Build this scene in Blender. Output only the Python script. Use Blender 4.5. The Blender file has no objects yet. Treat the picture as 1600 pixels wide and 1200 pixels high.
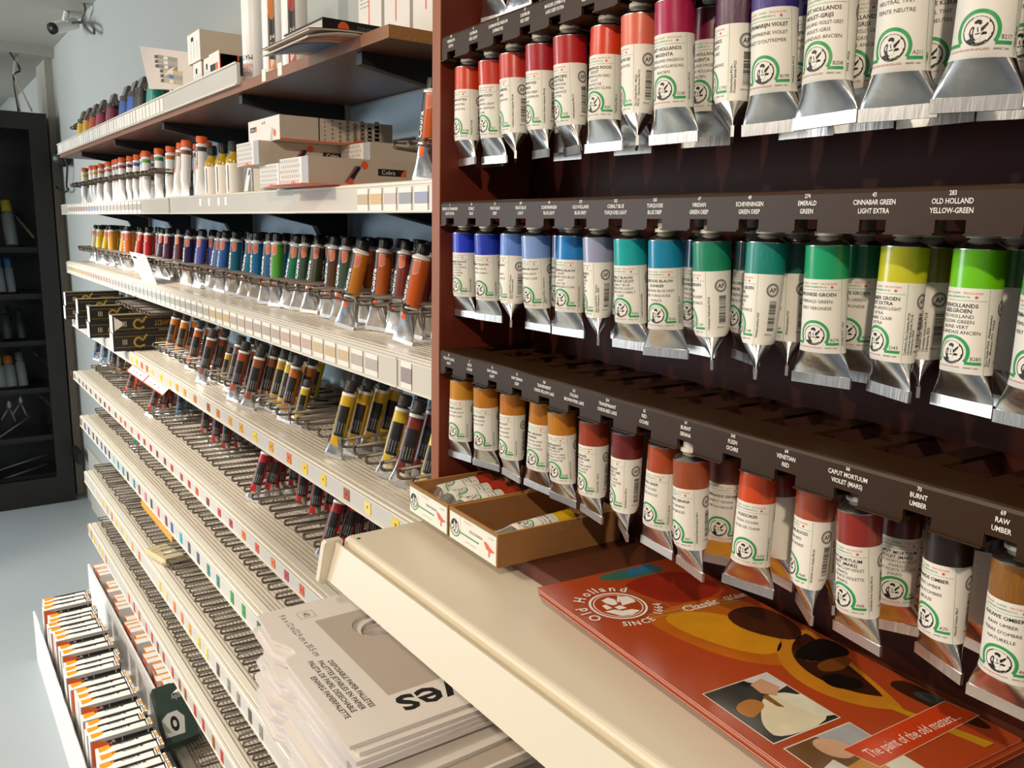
import bpy, math, random
from mathutils import Matrix, Vector
random.seed(7)
PI = math.pi
sc = bpy.context.scene
COL = sc.collection

# ---------------------------------------------------------------- camera, world, lights, exposure
F = 1309.656
RC = ((0.57977606, 0.81451733, 0.02052421), (0.16074843, -0.08965375, -0.98291513), (-0.79876133, 0.57316989, -0.18291148))
EYE = Vector((0, 0, 1.65))
cd = bpy.data.cameras.new('camera')
cam = bpy.data.objects.new('camera', cd)
COL.objects.link(cam)
cd.sensor_width = 36
cd.lens = 36 * F / 1600
cd.clip_start = 0.02
cam.matrix_world = Matrix(((RC[0][0], -RC[1][0], -RC[2][0], EYE.x), (RC[0][1], -RC[1][1], -RC[2][1], EYE.y),
                           (RC[0][2], -RC[1][2], -RC[2][2], EYE.z), (0, 0, 0, 1)))
sc.camera = cam
vs = sc.view_settings
vs.view_transform = 'Standard'
vs.look = 'None'
vs.gamma = 1
vs.use_curve_mapping = False
vs.exposure = 0.6
w = bpy.data.worlds.new('world')
sc.world = w
w.use_nodes = True
w.node_tree.nodes['Background'].inputs[0].default_value = (0.80, 0.86, 1.0, 1)
w.node_tree.nodes['Background'].inputs[1].default_value = 0.13


def aim(o, target):
    d = Vector(target) - o.location
    o.rotation_euler = d.to_track_quat('-Z', 'Y').to_euler()


def spot(name, loc, target, power, size_deg, col, rad=0.03, blend=0.4):
    l = bpy.data.lights.new(name, 'SPOT')
    l.energy = power
    l.spot_size = math.radians(size_deg)
    l.spot_blend = blend
    l.color = col
    l.shadow_soft_size = rad
    o = bpy.data.objects.new(name, l)
    COL.objects.link(o)
    o.location = loc
    aim(o, target)
    return o


def area(name, loc, target, power, sx, sy, col):
    l = bpy.data.lights.new(name, 'AREA')
    l.shape = 'RECTANGLE'
    l.size = sx
    l.size_y = sy
    l.energy = power
    l.color = col
    o = bpy.data.objects.new(name, l)
    COL.objects.link(o)
    o.location = loc
    aim(o, target)
    return o


WARM = (1.0, 0.84, 0.65)
spot('ceiling_spot_rack', (0.62, -0.68, 2.5), (-0.45, 0.45, 1.5), 44, 85, WARM)
spot('ceiling_spot_shelves', (-1.2, -1.5, 2.5), (-1.5, 0.5, 0.9), 44, 80, (1.0, 0.87, 0.70), 0.04)
spot('ceiling_spot_far', (-3.1, -1.2, 2.5), (-2.9, 0.40, 0.2), 135, 70, (1.0, 0.93, 0.84), 0.04)
area('ceiling_panel_light', (-1.8, -1.4, 2.5), (-1.8, -1.0, 0), 22, 2.4, 0.8, (1.0, 0.86, 0.70))
area('shop_window', (-5.2, -3.2, 1.7), (-4.8, 0.7, 1.9), 95, 2.6, 1.6, (0.88, 0.95, 1.0))

# ---------------------------------------------------------------- helpers
def ray(u, v):
    a, b = (u - 800) / F, (v - 600) / F
    return Vector(tuple(RC[0][i] * a + RC[1][i] * b + RC[2][i] for i in range(3)))


def ony(u, v, y):
    r = ray(u, v)
    return EYE + r * (y / r.y)


def onz(u, v, z):
    r = ray(u, v)
    return EYE + r * ((z - EYE.z) / r.z)


def X(u, v, y):
    return ony(u, v, y).x


def lin(c):
    return c / 12.92 if c <= 0.04045 else ((c + 0.055) / 1.055) ** 2.4


def hexc(h):
    return tuple(lin(int(h[i:i + 2], 16) / 255) for i in (0, 2, 4)) + (1,)


MATS = {}


def mat(name, col, rough=0.5, metal=0.0, var=0.06, scale=40, bump=0.0, bscale=200, coat=0.0, emit=0.0, stretch=None, spec=0.5):
    if name in MATS:
        return MATS[name]
    m = bpy.data.materials.new(name)
    m.use_nodes = True
    nt = m.node_tree
    b = nt.nodes['Principled BSDF']
    c = hexc(col) if isinstance(col, str) else col
    tc = nt.nodes.new('ShaderNodeTexCoord')
    mp = nt.nodes.new('ShaderNodeMapping')
    nt.links.new(tc.outputs['Object'], mp.inputs[0])
    if stretch:
        mp.inputs['Scale'].default_value = stretch
    n = nt.nodes.new('ShaderNodeTexNoise')
    n.inputs['Scale'].default_value = scale
    n.inputs['Detail'].default_value = 3
    nt.links.new(mp.outputs[0], n.inputs[0])
    mx = nt.nodes.new('ShaderNodeMix')
    mx.data_type = 'RGBA'
    mx.inputs[6].default_value = tuple(max(0, v * (1 - var)) for v in c[:3]) + (1,)
    mx.inputs[7].default_value = tuple(min(1, v * (1 + var)) for v in c[:3]) + (1,)
    nt.links.new(n.outputs[0], mx.inputs[0])
    nt.links.new(mx.outputs[2], b.inputs['Base Color'])
    b.inputs['Roughness'].default_value = rough
    b.inputs['Metallic'].default_value = metal
    b.inputs['Specular IOR Level'].default_value = spec
    b.inputs['Coat Weight'].default_value = coat
    b.inputs['Coat Roughness'].default_value = 0.15
    if emit:
        b.inputs['Emission Color'].default_value = c
        b.inputs['Emission Strength'].default_value = emit
    if bump:
        n2 = nt.nodes.new('ShaderNodeTexNoise')
        n2.inputs['Scale'].default_value = bscale
        nt.links.new(mp.outputs[0], n2.inputs[0])
        bp = nt.nodes.new('ShaderNodeBump')
        bp.inputs['Strength'].default_value = bump
        bp.inputs['Distance'].default_value = 0.002
        nt.links.new(n2.outputs[0], bp.inputs['Height'])
        nt.links.new(bp.outputs[0], b.inputs['Normal'])
    MATS[name] = m
    return m


def glassy(name, tint, gloss=0.08):
    m = bpy.data.materials.new(name)
    m.use_nodes = True
    nt = m.node_tree
    nt.nodes.clear()
    o = nt.nodes.new('ShaderNodeOutputMaterial')
    t = nt.nodes.new('ShaderNodeBsdfTransparent')
    t.inputs[0].default_value = tint
    g = nt.nodes.new('ShaderNodeBsdfGlossy')
    g.inputs['Roughness'].default_value = 0.03
    mx = nt.nodes.new('ShaderNodeMixShader')
    lw = nt.nodes.new('ShaderNodeLayerWeight')
    lw.inputs[0].default_value = gloss
    nt.links.new(lw.outputs[0], mx.inputs[0])
    nt.links.new(t.outputs[0], mx.inputs[1])
    nt.links.new(g.outputs[0], mx.inputs[2])
    nt.links.new(mx.outputs[0], o.inputs[0])
    MATS[name] = m
    return m


class MB:
    """collects geometry; build() links it as ONE mesh object"""

    def __init__(s):
        s.v, s.f, s.m, s.sm = [], [], [], []

    def add(s, vs_, fs, m, smooth=False):
        o = len(s.v)
        s.v += [tuple(p) for p in vs_]
        for f_ in fs:
            s.f.append(tuple(i + o for i in f_))
            s.m.append(m)
            s.sm.append(smooth)

    def box(s, x0, x1, y0, y1, z0, z1, m, T=None, bev=0.0):
        if bev:
            p = []
            for z, i in ((z0, bev), (z0 + bev, 0), (z1 - bev, 0), (z1, bev)):
                p += [(x0 + i, y0 + bev, z), (x0 + bev, y0 + i, z), (x1 - bev, y0 + i, z), (x1 - i, y0 + bev, z),
                      (x1 - i, y1 - bev, z), (x1 - bev, y1 - i, z), (x0 + bev, y1 - i, z), (x0 + i, y1 - bev, z)]
            f_ = [tuple(range(7, -1, -1)), tuple(range(24, 32))]
            for k in range(3):
                for i in range(8):
                    j = (i + 1) % 8
                    f_.append((k * 8 + i, k * 8 + j, k * 8 + 8 + j, k * 8 + 8 + i))
        else:
            p = [(x0, y0, z0), (x1, y0, z0), (x1, y1, z0), (x0, y1, z0), (x0, y0, z1), (x1, y0, z1), (x1, y1, z1), (x0, y1, z1)]
            f_ = [(3, 2, 1, 0), (4, 5, 6, 7), (0, 1, 5, 4), (1, 2, 6, 5), (2, 3, 7, 6), (3, 0, 4, 7)]
        if T:
            p = [T(q) for q in p]
        s.add(p, f_, m)

    def prism(s, poly, fa, fb, m):
        """poly: 2D points; fa, fb map a 2D point to the two end faces"""
        n = len(poly)
        p = [fa(q) for q in poly] + [fb(q) for q in poly]
        s.add(p, [tuple(range(n - 1, -1, -1)), tuple(range(n, 2 * n))] + [(i, (i + 1) % n, n + (i + 1) % n, n + i) for i in range(n)], m)

    def poly(s, pts, m):
        s.add(pts, [tuple(range(len(pts)))], m)

    def lathe(s, prof, m, n=20, c=(0, 0, 0), T=None, smooth=True):
        """prof: (radius, z) pairs about the local z axis"""
        p = []
        for r, z in prof:
            for i in range(n):
                a = 2 * PI * i / n
                q = (c[0] + r * math.cos(a), c[1] + r * math.sin(a), c[2] + z)
                p.append(T(q) if T else q)
        f_ = []
        for k in range(len(prof) - 1):
            for i in range(n):
                j = (i + 1) % n
                f_.append((k * n + i, k * n + j, (k + 1) * n + j, (k + 1) * n + i))
        s.add(p, f_, m, smooth)
        s.add(p[:n][::-1], [tuple(range(n))], m)
        s.add(p[-n:], [tuple(range(n))], m)

    def tube(s, pts, r, m, n=6):
        pts = [Vector(p) for p in pts]
        vs_, f_ = [], []
        up = Vector((0, 0, 1))
        for i, p in enumerate(pts):
            d = (pts[min(i + 1, len(pts) - 1)] - pts[max(i - 1, 0)]).normalized()
            a = d.cross(up)
            if a.length < 1e-3:
                a = d.cross(Vector((1, 0, 0)))
            a.normalize()
            b = a.cross(d)
            for k in range(n):
                t = 2 * PI * k / n
                vs_.append(p + (a * math.cos(t) + b * math.sin(t)) * r)
        for i in range(len(pts) - 1):
            for k in range(n):
                j = (k + 1) % n
                f_.append((i * n + k, (i + 1) * n + k, (i + 1) * n + j, i * n + j))
        f_ += [tuple(range(n)), tuple(range(len(vs_) - 1, len(vs_) - n - 1, -1))]
        s.add(vs_, f_, m, True)

    def text(s, st, h, m, fr, x=0, y=0, align='C', sx=1.0, bold=False, fit=None):
        """flat lettering: cap height h; fr maps 2D (x right, y up) to 3D"""
        G = glyphs(bold)
        k = h / G['capH']
        wd = sum(G[c][2] for c in st if c in G) * k * sx
        if fit and wd > fit:
            sx *= fit / wd
            wd = fit
        cx = x - (wd / 2 if align == 'C' else wd if align == 'R' else 0)
        for c in st:
            if c not in G:
                continue
            vv, ff, ad = G[c]
            if ff:
                s.add([fr(cx + a * k * sx, y + b * k) for a, b in vv], ff, m)
            cx += ad * k * sx

    def mesh(s, name, parent=None):
        vv = s.v
        if parent is not None and not getattr(s, 'local', False):
            inv = parent.matrix_world.inverted()
            vv = [inv @ Vector(p) for p in s.v]
        me = bpy.data.meshes.new(name)
        me.from_pydata(vv, [], s.f)
        ms = []
        for m in s.m:
            if m not in ms:
                ms.append(m)
        for m in ms:
            me.materials.append(m)
        ix = {id(m): i for i, m in enumerate(ms)}
        me.polygons.foreach_set('material_index', [ix[id(m)] for m in s.m])
        me.polygons.foreach_set('use_smooth', s.sm)
        me.update()
        return me

    def build(s, name, parent=None, label=None, cat=None, group=None, kind=None):
        o = bpy.data.objects.new(name, s.mesh(name, parent))
        COL.objects.link(o)
        if parent is not None:
            o.parent = parent
        return tag(o, label, cat, group, kind)


class LB(MB):
    local = True          # geometry already in the parent's own space


_G = {}


def glyphs(bold):
    if bold in _G:
        return _G[bold]
    chars = 'ABCDEFGHIJKLMNOPQRSTUVWXYZabcdefghijklmnopqrstuvwxyz0123456789.,-()\'&:/%+Â®É'
    cu = bpy.data.curves.new('type', 'FONT')
    cu.resolution_u = 2
    cu.offset = 0.018 if bold else 0.0
    o = bpy.data.objects.new('type', cu)
    COL.objects.link(o)

    def width(st):
        cu.body = st
        bpy.context.view_layer.update()
        return o.dimensions.x
    base = width('HH')
    G = {' ': ([], [], 0.28)}
    for c in chars:
        ad = width('H' + c + 'H') - base
        cu.body = c
        dg = bpy.context.evaluated_depsgraph_get()
        dg.update()
        me = bpy.data.meshes.new_from_object(o.evaluated_get(dg))
        G[c] = ([(v.co.x, v.co.y) for v in me.vertices], [tuple(p.vertices) for p in me.polygons], ad)
        if c == 'H':
            G['capH'] = max(v.co.y for v in me.vertices)
        bpy.data.meshes.remove(me)
    bpy.data.objects.remove(o)
    bpy.data.curves.remove(cu)
    _G[bold] = G
    return G


def tag(o, label=None, cat=None, group=None, kind=None):
    for k, v in (('label', label), ('category', cat), ('group', group), ('kind', kind)):
        if v:
            o[k] = v
    return o


def thing(name, label, cat, loc=(0, 0, 0), rot=(0, 0, 0), group=None):
    o = bpy.data.objects.new(name, None)
    o.empty_display_size = 0.02
    COL.objects.link(o)
    o.location = loc
    o.rotation_euler = rot
    o.matrix_world = Matrix.LocRotScale(Vector(loc), o.rotation_euler, None)
    return tag(o, label, cat, group)


def share(name, me, parent, loc=(0, 0, 0), swap=None):
    """one more object on a shared mesh; swap = {slot: material} set on the object"""
    o = bpy.data.objects.new(name, me)
    COL.objects.link(o)
    o.parent = parent
    o.location = loc
    for k, m in (swap or {}).items():
        o.material_slots[k].link = 'OBJECT'
        o.material_slots[k].material = m
    return o


ORD = ['first', 'second', 'third', 'fourth', 'fifth', 'sixth', 'seventh', 'eighth', 'ninth', 'tenth', 'eleventh', 'twelfth',
       'thirteenth', 'fourteenth', 'fifteenth', 'sixteenth', 'seventeenth', 'eighteenth', 'nineteenth', 'twentieth']
TENS = ['twenty', 'thirty', 'forty', 'fifty', 'sixty']


def nth(i):
    if i < 20:
        return ORD[i]
    t, u = divmod(i + 1, 10)
    return {2: 'twentieth', 3: 'thirtieth', 4: 'fortieth', 5: 'fiftieth', 6: 'sixtieth'}[t] if u == 0 else TENS[t - 2] + '-' + ORD[u - 1]


def frame(o, ex, ey, en=0.0):
    """2D -> 3D on the plane through o spanned by ex, ey"""
    o, ex, ey = Vector(o), Vector(ex).normalized(), Vector(ey).normalized()
    n = ex.cross(ey)
    return lambda x, y, e=en: o + ex * x + ey * y + n * e


def rect(mb, fr, x0, x1, y0, y1, m):
    mb.add([fr(x0, y0), fr(x1, y0), fr(x1, y1), fr(x0, y1)], [(0, 1, 2, 3)], m)


def disc(mb, fr, cx, cy, r, m, n=24, r0=0.0, a0=0.0, a1=2 * PI, ry=1.0):
    k = [a0 + (a1 - a0) * i / n for i in range(n + 1)]
    if r0 <= 0:
        mb.add([fr(cx + r * math.cos(a), cy + r * ry * math.sin(a)) for a in k[:-1]] if a1 - a0 > 6.28 else
               [fr(cx, cy)] + [fr(cx + r * math.cos(a), cy + r * ry * math.sin(a)) for a in k], [tuple(range(n if a1 - a0 > 6.28 else n + 2))], m)
    else:
        p = []
        for a in k:
            p += [fr(cx + r0 * math.cos(a), cy + r0 * ry * math.sin(a)), fr(cx + r * math.cos(a), cy + r * ry * math.sin(a))]
        mb.add(p, [(2 * i, 2 * i + 1, 2 * i + 3, 2 * i + 2) for i in range(n)], m)


# ---------------------------------------------------------------- materials
white = mat('white_paper', 'efe9df', 0.55)
cream = mat('cream_label_paper', 'ebe6db', 0.5)
ink = mat('black_ink', '1b1917', 0.5)
green = mat('green_ink', '2f9c55', 0.45)
redink = mat('red_ink', 'd05a44', 0.5)
foil = mat('aluminium_foil', (0.74, 0.72, 0.69, 1), 0.25, 1.0, 0.05, 60, 0.25, 70)
foil2 = mat('aluminium_crimp', (0.70, 0.68, 0.65, 1), 0.36, 1.0, 0.05, 200, 0.12, 60, 0, 0, (6, 6, 1))
wire = mat('grey_wire', '675d52', 0.42, 0.3, 0.08, 60)
blackm = mat('black_metal', '131110', 0.5)
blackp = mat('black_plastic', '1c1a19', 0.4)
deckm = mat('cream_enamel', 'cdc3b2', 0.45, 0, 0.03, 8)
lipm = mat('white_enamel', 'e6dfd0', 0.35, 0, 0.03, 8)
stripm = mat('grey_white_strip', 'cfcac2', 0.3, 0, 0.03, 10)
clearm = mat('frosted_strip', 'd8d2c6', 0.2, 0, 0.05, 10)
whitep = mat('white_plastic', 'f1efec', 0.35, 0, 0.02, 10)
orange = mat('orange_print', 'e8622a', 0.4)
yorange = mat('amber_print', 'f0a020', 0.4)
card = mat('grey_board', 'b9aea2', 0.7)


def xat(u, y, z):
    """x of the point of the line (y, z fixed, along the shelf) seen at image column u"""
    a = (u - 800) / F
    dz = z - EYE.z
    return -((RC[0][1] - a * RC[2][1]) * y + (RC[0][2] - a * RC[2][2]) * dz) / (RC[0][0] - a * RC[2][0])


def onx(u, v, x):
    r = ray(u, v)
    return EYE + r * (x / r.x)


YF, YW = 0.52, 0.752          # front plane of the shelves, face of the wall
XL, XR = -3.80, -0.885        # ends of the shelf run
CEIL = 2.57

# ---------------------------------------------------------------- the room
wallm = mat('grey_blue_wall_paint', 'b4b6b0', 0.85, 0, 0.03, 6, 0.15, 120)
ceilm = mat('ceiling_paint', 'b9b5a8', 0.85, 0, 0.03, 4, 0.2, 150)
floorm = mat('grey_floor_vinyl', 'a3abae', 0.42, 0, 0.05, 3)
b = MB(); b.box(-9.5, 1.4, YW, YW + 0.1, 0, CEIL, wallm); b.build('wall_back', kind='structure')
b = MB(); b.box(-9.5, 1.4, -3.6, YW + 0.1, CEIL, CEIL + 0.1, ceilm); b.build('ceiling', kind='structure')
b = MB(); b.box(-9.5, 1.4, -3.6, YW + 0.1, -0.1, 0, floorm); b.build('floor', kind='structure')
b = MB(); b.box(-9.6, -9.5, -3.6, YW + 0.1, 0, CEIL, wallm); b.build('wall_left', kind='structure')
postm = mat('beige_trim_paint', 'b5ae9f', 0.7)
x0, x1 = X(75, 200, YW), X(89, 200, YW)
b = MB(); b.box(x0, x1, YW - 0.04, YW, 0, CEIL, postm); b.build('trim_1', kind='structure')
b = MB(); b.box(-7.4, x1 + 0.1, -3.6, YW, CEIL - 0.05, CEIL, ceilm); b.build('trim_2', kind='structure')
b = MB(); b.box(-5.2, XL - 0.02, YW - 0.012, YW, 0, 0.36, mat('pale_plinth', 'cfc8bb', 0.6)); b.build('baseboard_back', kind='structure')

# ---------------------------------------------------------------- black display cabinet by the far wall
cabm = mat('black_cabinet_laminate', '15130f', 0.45)
CX, CY1, CY0, CZ = -5.41, 0.686, -0.75, 2.213
cab = thing('display_cabinet', 'tall black glass-fronted cabinet standing by the far end of the shelves', 'cabinet', (CX - 0.18, 0, 0))
b = MB()
b.box(CX - 0.36, CX - 0.34, CY0, CY1, 0, CZ, cabm)
b.box(CX - 0.34, CX, CY1 - 0.03, CY1, 0, CZ, cabm)
b.box(CX - 0.34, CX, CY0, CY0 + 0.03, 0, CZ, cabm)
b.box(CX - 0.34, CX, CY0 + 0.03, CY1 - 0.03, CZ - 0.05, CZ, cabm)
b.box(CX - 0.34, CX, CY0 + 0.03, CY1 - 0.03, 0.0, 0.12, cabm)
b.build('carcass', cab)
b = MB()
for y0, y1, z0, z1 in ((CY1 - 0.09, CY1, 0.0, CZ), (CY0, CY0 + 0.09, 0.0, CZ), (CY0 + 0.09, CY1 - 0.09, CZ - 0.09, CZ), (CY0 + 0.09, CY1 - 0.09, 0, 0.16)):
    b.box(CX, CX + 0.02, y0, y1, z0, z1, cabm)
b.build('door_frame', cab)
b = MB(); b.box(CX + 0.006, CX + 0.010, CY0 + 0.09, CY1 - 0.09, 0.16, CZ - 0.09, glassy('cabinet_glass', (0.9, 0.93, 0.95, 1), 0.12))
b.build('glass_pane', cab)
b = MB(); b.box(CX - 0.02, -5.2, CY1 + 0.001, CY1 + 0.03, onx(118, 705, CX).z - 0.03, onx(118, 705, CX).z + 0.03, cabm); b.build('wall_bracket', cab)
CSH = []
for k, (u, v) in enumerate(((66, 386), (74, 458), (81, 530), (88, 603), (95, 676), (100, 735))):
    z = onx(u, v, CX - 0.05).z
    CSH.append(z)
    b = MB()
    b.add([(CX - 0.03, CY0 + 0.03, z - 0.03), (CX - 0.03, CY1 - 0.03, z - 0.03), (CX - 0.03, CY1 - 0.03, z), (CX - 0.03, CY0 + 0.03, z),
           (CX - 0.34, CY0 + 0.03, z - 0.03), (CX - 0.34, CY1 - 0.03, z - 0.03), (CX - 0.34, CY1 - 0.03, z), (CX - 0.34, CY0 + 0.03, z)],
          [(0, 1, 2, 3), (7, 6, 5, 4), (3, 2, 6, 7), (4, 5, 1, 0), (0, 3, 7, 4), (1, 5, 6, 2)], cabm)
    b.build('shelf', cab)
steel = mat('dull_steel', '9a978f', 0.35, 0.8)
greyp = mat('grey_bottle_plastic', '86898a', 0.4)
CAPC = {'yellow': 'c2a81c', 'blue': '3f7fb0', 'grey': '6b6d6c', 'orange': 'b8601c', 'dark': '26282a', 'olive': '6d7440'}


def cab_bottle(y, sh, h, r, c, label):
    z = CSH[sh]
    t = thing('squeeze_bottle', label, 'bottle', (CX - 0.10, y, z + 0.004), (0, math.radians(-20), math.radians(6)))
    b = LB(); b.lathe([(r * .9, 0), (r, 0.01), (r, h * .7), (r * .5, h * .76)], greyp if c != 'dark' else mat('dark_bottle', '2b2e30', 0.4), 14); b.build('body', t)
    b = LB(); b.lathe([(r * .8, h * .76), (r * .8, h), (r * .5, h * 1.02)], mat('cap_' + c, CAPC[c], 0.4), 14); b.build('cap', t)


YC = lambda u, v: onx(u, v, CX - 0.1).y
cab_bottle(YC(18, 365), 0, 0.26, 0.032, 'yellow', 'grey bottle with yellow cap leaning in the black cabinet')
cab_bottle(YC(18, 440), 1, 0.20, 0.022, 'blue', 'slim grey bottle with blue cap in the black cabinet, nearer its frame')
cab_bottle(YC(2, 445), 1, 0.20, 0.024, 'blue', 'blue-capped grey bottle at the left image edge in the black cabinet')
cab_bottle(YC(12, 520), 2, 0.20, 0.03, 'dark', 'dark bottle on the third cabinet shelf, left of its twin')
cab_bottle(YC(34, 515), 2, 0.18, 0.026, 'dark', 'dark bottle on the third cabinet shelf, nearer the frame')
cab_bottle(YC(36, 590), 3, 0.20, 0.026, 'grey', 'grey bottle on the fourth cabinet shelf, nearest the frame')
cab_bottle(YC(18, 595), 3, 0.18, 0.03, 'orange', 'grey bottle with orange top on the fourth cabinet shelf')
cab_bottle(YC(2, 600), 3, 0.18, 0.028, 'olive', 'olive-topped bottle on the fourth cabinet shelf at the left image edge')


def rodthing(name, label, cat, p, q, r, m, tip=None):
    t = thing(name, label, cat, p)
    b = MB(); b.tube([p, Vector(p).lerp(Vector(q), .62)], r, m, 8); b.build('handle', t)
    b = MB(); b.tube([Vector(p).lerp(Vector(q), .62), Vector(p).lerp(Vector(q), .8), q], r * .55, tip or steel, 8); b.build('blade', t)


def cp(u, v, d):
    return onx(u, v, CX - d)


rodthing('wooden_spatula', 'pale wooden spatula leaning beside the yellow-capped bottle in the cabinet', 'spatula', cp(53, 371, .06), cp(19, 331, .2), 0.008, mat('pale_wood', '8d7a55', 0.6))
rodthing('palette_knife', 'thin knife leaning on the third cabinet shelf near the frame', 'knife', cp(78, 575, .06), cp(48, 546, .2), 0.007, mat('dark_wood', '3a2c22', 0.5))
rodthing('painting_knife', 'long steel painting knife lying in the lower part of the cabinet', 'knife', cp(92, 645, .06), cp(54, 611, .2), 0.009, steel)
for i, (u, v) in enumerate(((24, 658), (42, 650))):
    t = thing('drawing_compass', ('left', 'right')[i] + ' one of two steel compasses hanging open in the cabinet', 'compass', cp(u, v, .06))
    b = MB(); b.tube([cp(u - 10, v - 22, .1), cp(u, v, .08)], 0.006, steel); b.build('leg', t)
    b = MB(); b.tube([cp(u - 10, v - 22, .1), cp(u - 22, v - 2, .08)], 0.006, steel); b.build('leg', t)
    b = MB(); b.lathe([(0.016, -0.01), (0.016, 0.012), (0.007, 0.03)], steel, 12, cp(u - 10, v - 24, .1)); b.build('hinge', t)
for i, (v0, v1) in enumerate(((684, 640), (735, 700), (751, 715))):
    b = MB(); b.tube([cp(-2, v0, .05), cp(48 + 25 * (i > 0), v1 + 10, .1)], 0.005, steel)
    b.build('steel_ruler', label=('top', 'middle', 'lowest')[i] + ' of three thin steel rods lying in the bottom of the cabinet', cat='ruler')

# ---------------------------------------------------------------- camera, cables and plug on the wall
t = thing('security_camera', 'small white security camera with black lens under the ceiling', 'camera', (-4.9, 0.60, 2.44))
cpos = ony(84, 44, 0.62)
t.location = cpos; t.matrix_world = Matrix.Translation(cpos)
fx = frame(cpos, (0.25, -0.55, -0.2), (0, 0, 1))
d = Vector((0.55, -0.75, -0.35)).normalized()
b = MB(); b.tube([cpos - d * 0.13, cpos - d * 0.125, cpos], 0.026, whitep, 12); b.build('housing', t)
b = MB(); b.tube([cpos, cpos + d * 0.014], 0.025, blackp, 12); b.build('lens', t)
b = MB(); b.tube([cpos - d * 0.06, cpos - d * 0.06 + Vector((0.0, 0.02, 0.08)), (cpos.x, cpos.y + .05, CEIL - 0.05)], 0.012, whitep, 8); b.build('bracket', t)
cabw = mat('white_cable', 'b9b4a6', 0.5); cabb = mat('black_cable', '2a2826', 0.5); cabg = mat('grey_cable', '76736a', 0.5)


def cable(name, label, pts, r, m):
    P = [Vector(p) for p in pts]
    out = []
    for i in range(len(P) - 1):
        p0, p1, p2, p3 = P[max(i - 1, 0)], P[i], P[i + 1], P[min(i + 2, len(P) - 1)]
        for k in range(6):
            s = k / 6
            out.append(0.5 * ((2 * p1) + (p2 - p0) * s + (2 * p0 - 5 * p1 + 4 * p2 - p3) * s * s + (3 * p1 - p0 - 3 * p2 + p3) * s ** 3))
    out.append(P[-1])
    b = MB(); b.tube(out, r, m, 6); b.build(name, label=label, cat='cable')


cy = lambda u, v, y=0.72: ony(u, v, y)
cable('power_cable', 'grey cable looping from the ceiling into the white security camera', [cy(128, 0), cy(133, 14), cy(128, 32), cy(138, 48), cy(147, 52), cy(143, 40), cy(124, 35), cy(113, 36, .66)], 0.006, cabg)
for i, pts in enumerate((((18, 60), (24, 90), (22, 120), (31, 174)), ((19, 60), (12, 75), (31, 108), (21, 120), (29, 174)), ((20, 60), (27, 88), (24, 118), (38, 150), (50, 174)))):
    cable('hanging_cable', ('straightest', 'looping', 'rightmost')[i] + ' of the three thin cables hanging above the black cabinet', [onx(u, v, CX - 0.02) for u, v in pts], 0.006, cabw if i != 1 else cabb)
t = thing('wall_plug', 'round black plug adapter under the left end of the wooden top shelf', 'plug', cy(96, 247, .70))
b = MB(); b.tube([cy(96, 247, YW), cy(96, 247, .71), cy(97, 248, .70)], 0.042, blackp, 14); b.build('adapter', t)
cable('plug_cable', 'black cable dropping from the round plug to the cabinet', [cy(101, 247, .71), cy(105, 262), cy(104, 290), cy(107, 296), cy(100, 300), cy(88, 292)], 0.005, cabb)

# ---------------------------------------------------------------- shelving
woodm = mat('red_brown_board', '5a2f1c', 0.4, 0, 0.18, 6, 0.0, 200, 0.1, 0, (0.6, 14, 14))
woodedge = mat('brown_edge_band', '8a5a3c', 0.5, 0, 0.1, 10, 0, 200, 0, 0, (0.6, 14, 14))
chip = mat('chipboard', 'a5743f', 0.8, 0, 0.35, 260, 0.4, 300)
uprm = mat('upright_steel', 'aaa9a2', 0.4, 0.2)
b = None
POSTX = (-3.38, -2.80, -2.215, -1.63, -1.12)
for i, px in enumerate(POSTX):
    b = MB(); b.box(px - 0.014, px + 0.014, YW - 0.014, YW, 0.02, 1.93, uprm)
    for k in range(0, 36):
        z = 0.1 + k * 0.05
        b.box(px - 0.003, px + 0.003, YW - 0.0145, YW - 0.0138, z, z + 0.02, blackm)
    b.build('shelf_upright', label='slotted steel upright on the wall behind the shelves, %s from the left' % nth(i), cat='upright', group='shelf uprights')


bluem = mat('pale_blue_back_panel', 'a3bccb', 0.6, 0, 0.04, 6)
b = MB(); b.box(-3.36, -0.90, YW - 0.004, YW - 0.0005, 0.1, 1.88, bluem)
b.build('wall_panel', label='pale blue panel on the wall behind the shelves and uprights', cat='panel')


def ribbed_deck(parent, x0, x1, z, y0, y1, m):
    pts = [(y0, z)]
    y = y0
    while y < y1 - 0.008:
        pts += [(y + 0.001, z), (y + 0.0020, z - 0.0055), (y + 0.0046, z - 0.0055), (y + 0.0056, z)]
        y += 0.0096
    pts += [(y1, z), (y1, z - 0.012), (y0, z - 0.012)]
    b = MB()
    b.prism(pts, lambda q: (x0, q[0], q[1]), lambda q: (x1, q[0], q[1]), m)
    b.build('deck', parent)


CC = {'Y': 'f2cf2a', 'y': 'f3dc7c', 'F': 'f2ee3a', 'A': 'e8a42a', 'O': 'e8742a', 'o': 'd2802e', 'B': 'a55a2a', 'b': '8a5030', 'R': 'cc3d33', 'r': 'e0522e', 'C': 'b8384a',
      'P': 'd86f80', 'N': '3a3f72', 'U': '3a5ea8', 'T': '2f8fa5', 'c': '36a9bd', 'V': '5a4a66', 'G': '2f9a3a', 'g': '3f5a48', 'K': '4a4440', 'k': '8d8880', 'M': '8a3f3a', 'w': 'e6dfc0', 'D': '2f7f78', 'L': '9cc0d0'}


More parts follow.
